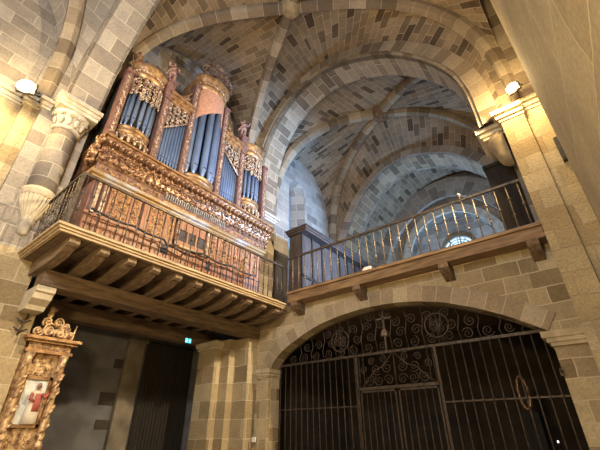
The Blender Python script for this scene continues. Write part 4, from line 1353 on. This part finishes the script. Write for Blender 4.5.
# lunette scrollwork: stems, circles and scrolls up to the arch
mc = MB()
rg = random.Random(11)
for x in [-7.1 + 0.42 * i for i in range(16)]:
    zt = arch_z(x) - 0.05
    H_ = zt - BAND
    if H_ < 0.12:
        continue
    z = BAND + 0.16
    kk = 0
    while z < zt - 0.06:
        R = min(0.135, H_ * 0.4)
        flat_scroll(mc, x + 0.05 * (1 if kk % 2 else -1), z, R, 1 if (x > -4.1) ^ (kk % 2 == 0) else -1, rg.uniform(0, 6))
        z += 0.27; kk += 1
    mc.tube([(x + 0.21, GY, BAND), (x + 0.17, GY, BAND + H_ * 0.35), (x + 0.25, GY, BAND + H_ * 0.7), (x + 0.2, GY, max(BAND + 0.05, arch_z(x + 0.2) - 0.04))], 0.013, 5)
for xc in (-5.48, -2.77):
    mc.tube([(xc + 0.28 * math.cos(t * PI / 12), GY - 0.015, 3.78 + 0.28 * math.sin(t * PI / 12)) for t in range(25)], 0.020, 6)
    mc.tube([(xc, GY, BAND), (xc, GY, arch_z(xc) - 0.02)], 0.016, 5)
    for k in range(4):
        flat_scroll(mc, xc + 0.12 * math.cos(k * PI / 2 + .78), 3.78 + 0.12 * math.sin(k * PI / 2 + .78), 0.09, 1 if k % 2 else -1, k * 1.6)
mc.build('lunette_scrollwork', IRON, gt)
mc = MB().box(-4.14, -4.09, GY - 0.03, GY + 0.03, BAND, 4.33).box(-4.30, -3.93, GY - 0.03, GY + 0.03, 4.14, 4.19)
for p in ((-4.31, 4.165), (-3.92, 4.165), (-4.115, 4.34)):
    mc.ball((p[0], GY, p[1]), 0.04, 0.035, 0.04, 7, 5)
mc.build('cross', IRON_RAIL, gt)
o = MB().box(-4.19, -4.04, GY - 0.06, GY - 0.03, 3.72, 3.82).box(-4.17, -4.06, GY - 0.06, GY - 0.03, 3.82, 3.88).build('plaque', IRON_TAN, gt)
# dim things behind the gate
gf = thing('gilt_frame', (-1.75, 11.35, 1.9), 'gilded oval frame glinting in the dark behind the gate', 'frame')
MB().tube([(-1.75 + 0.11 * math.cos(t * PI / 10), 11.3, 2.42 + 0.38 * math.sin(t * PI / 10)) for t in range(21)], 0.04, 7).build('rim', GILT_RED, gf)
MB().prism([(-1.75 + 0.10 * math.cos(t * PI / 10), 11.31, 2.42 + 0.37 * math.sin(t * PI / 10)) for t in range(20)], (0, 0.03, 0)).build('picture', WOOD_DARK, gf)
MB().box(-1.95, -1.55, 11.25, 11.6, 0, 1.98).build('stand', WOOD_DARK, gf)
lt = thing('votive_lamp', (-1.3, 11.0, 1.3), 'tiny white lamp shining low behind the right side of the gate', 'lamp')
MB().lathe([(0.05, 0), (0.06, 0.05), (0.02, 0.07)], (-1.3, 11.0, 1.27), 10).build('cup', WOOD_DARK, lt)
MB().ball((-1.3, 11.0, 1.37), 0.018, 0.018, 0.022, 8, 6).build('bulb', BULB, lt)
MB().tube([(-1.3, 11.0, 0.0), (-1.3, 11.0, 1.28)], 0.02, 6).build('stand', IRON, lt)

# ------------------------------------------------------------------ FITTINGS ON THE PIERS
t = MB().box(-8.20, -8.08, 8.20, 8.24, 1.36, 1.48).build('switch_box', WHITE)
tag(t, 'small white switch box on the pilaster left of the gate', 'switch')
ht = thing('gate_hook', (-0.6, 8.36, 2.5), 'short black iron hook sticking out of the right gate jamb', 'hook')
MB().box(-0.62, -0.56, 8.36, 8.40, 2.44, 2.56).build('plate', IRON, ht)
MB().tube([(-0.59, 8.38, 2.50), (-0.59, 8.26, 2.50), (-0.59, 8.22, 2.55)], 0.016, 6).build('arm', IRON, ht)
sp = thing('column_loudspeaker', (0.72, 8.08, 6.8), 'slim black column loudspeaker at the edge of the right pilaster', 'loudspeaker')
MB().box(0.74, 0.81, 8.0, 8.12, 6.50, 7.12).build('cabinet', BLACK, sp)
MB().box(0.75, 0.80, 7.992, 8.0, 6.54, 7.08).build('grille', CABLE, sp)


def floodlight(name, c, aim, back, label, k=1.0):
    c = Vector(c); a = Vector(aim).normalized()
    t = thing(name, c, label, 'lamp', None)
    U = a.cross(ZA).normalized(); V = U.cross(a)
    MB().obox(c, U, V, a, 0.16 * k, 0.12 * k, 0.05).build('housing', BLACK, t)
    MB().ball(c + a * 0.06, 0.17 * k, 0.14 * k, 0.07, 16, 10, U, V, a).build('lens', LENS, t)
    MB().tube([c - U * 0.19 * k, c - U * 0.19 * k - a * 0.12, c + U * 0.19 * k - a * 0.12, c + U * 0.19 * k], 0.012, 5).build('yoke', BLACK, t)
    MB().tube([c - a * 0.12, Vector(back)], 0.02, 6).build('arm', BLACK, t)


floodlight('floodlight', (-8.55, 0.49, 8.66), (0.80, -0.50, -0.2), (-9.1, 0.60, 9.0), 'glaring warm floodlight on the cornice of the left pier', 1.2)
floodlight('floodlight', (0.44, 7.62, 8.58), (-0.4, -0.85, -0.25), (0.50, 7.98, 8.56), 'glaring warm floodlight on the cornice of the right pier', 0.85)
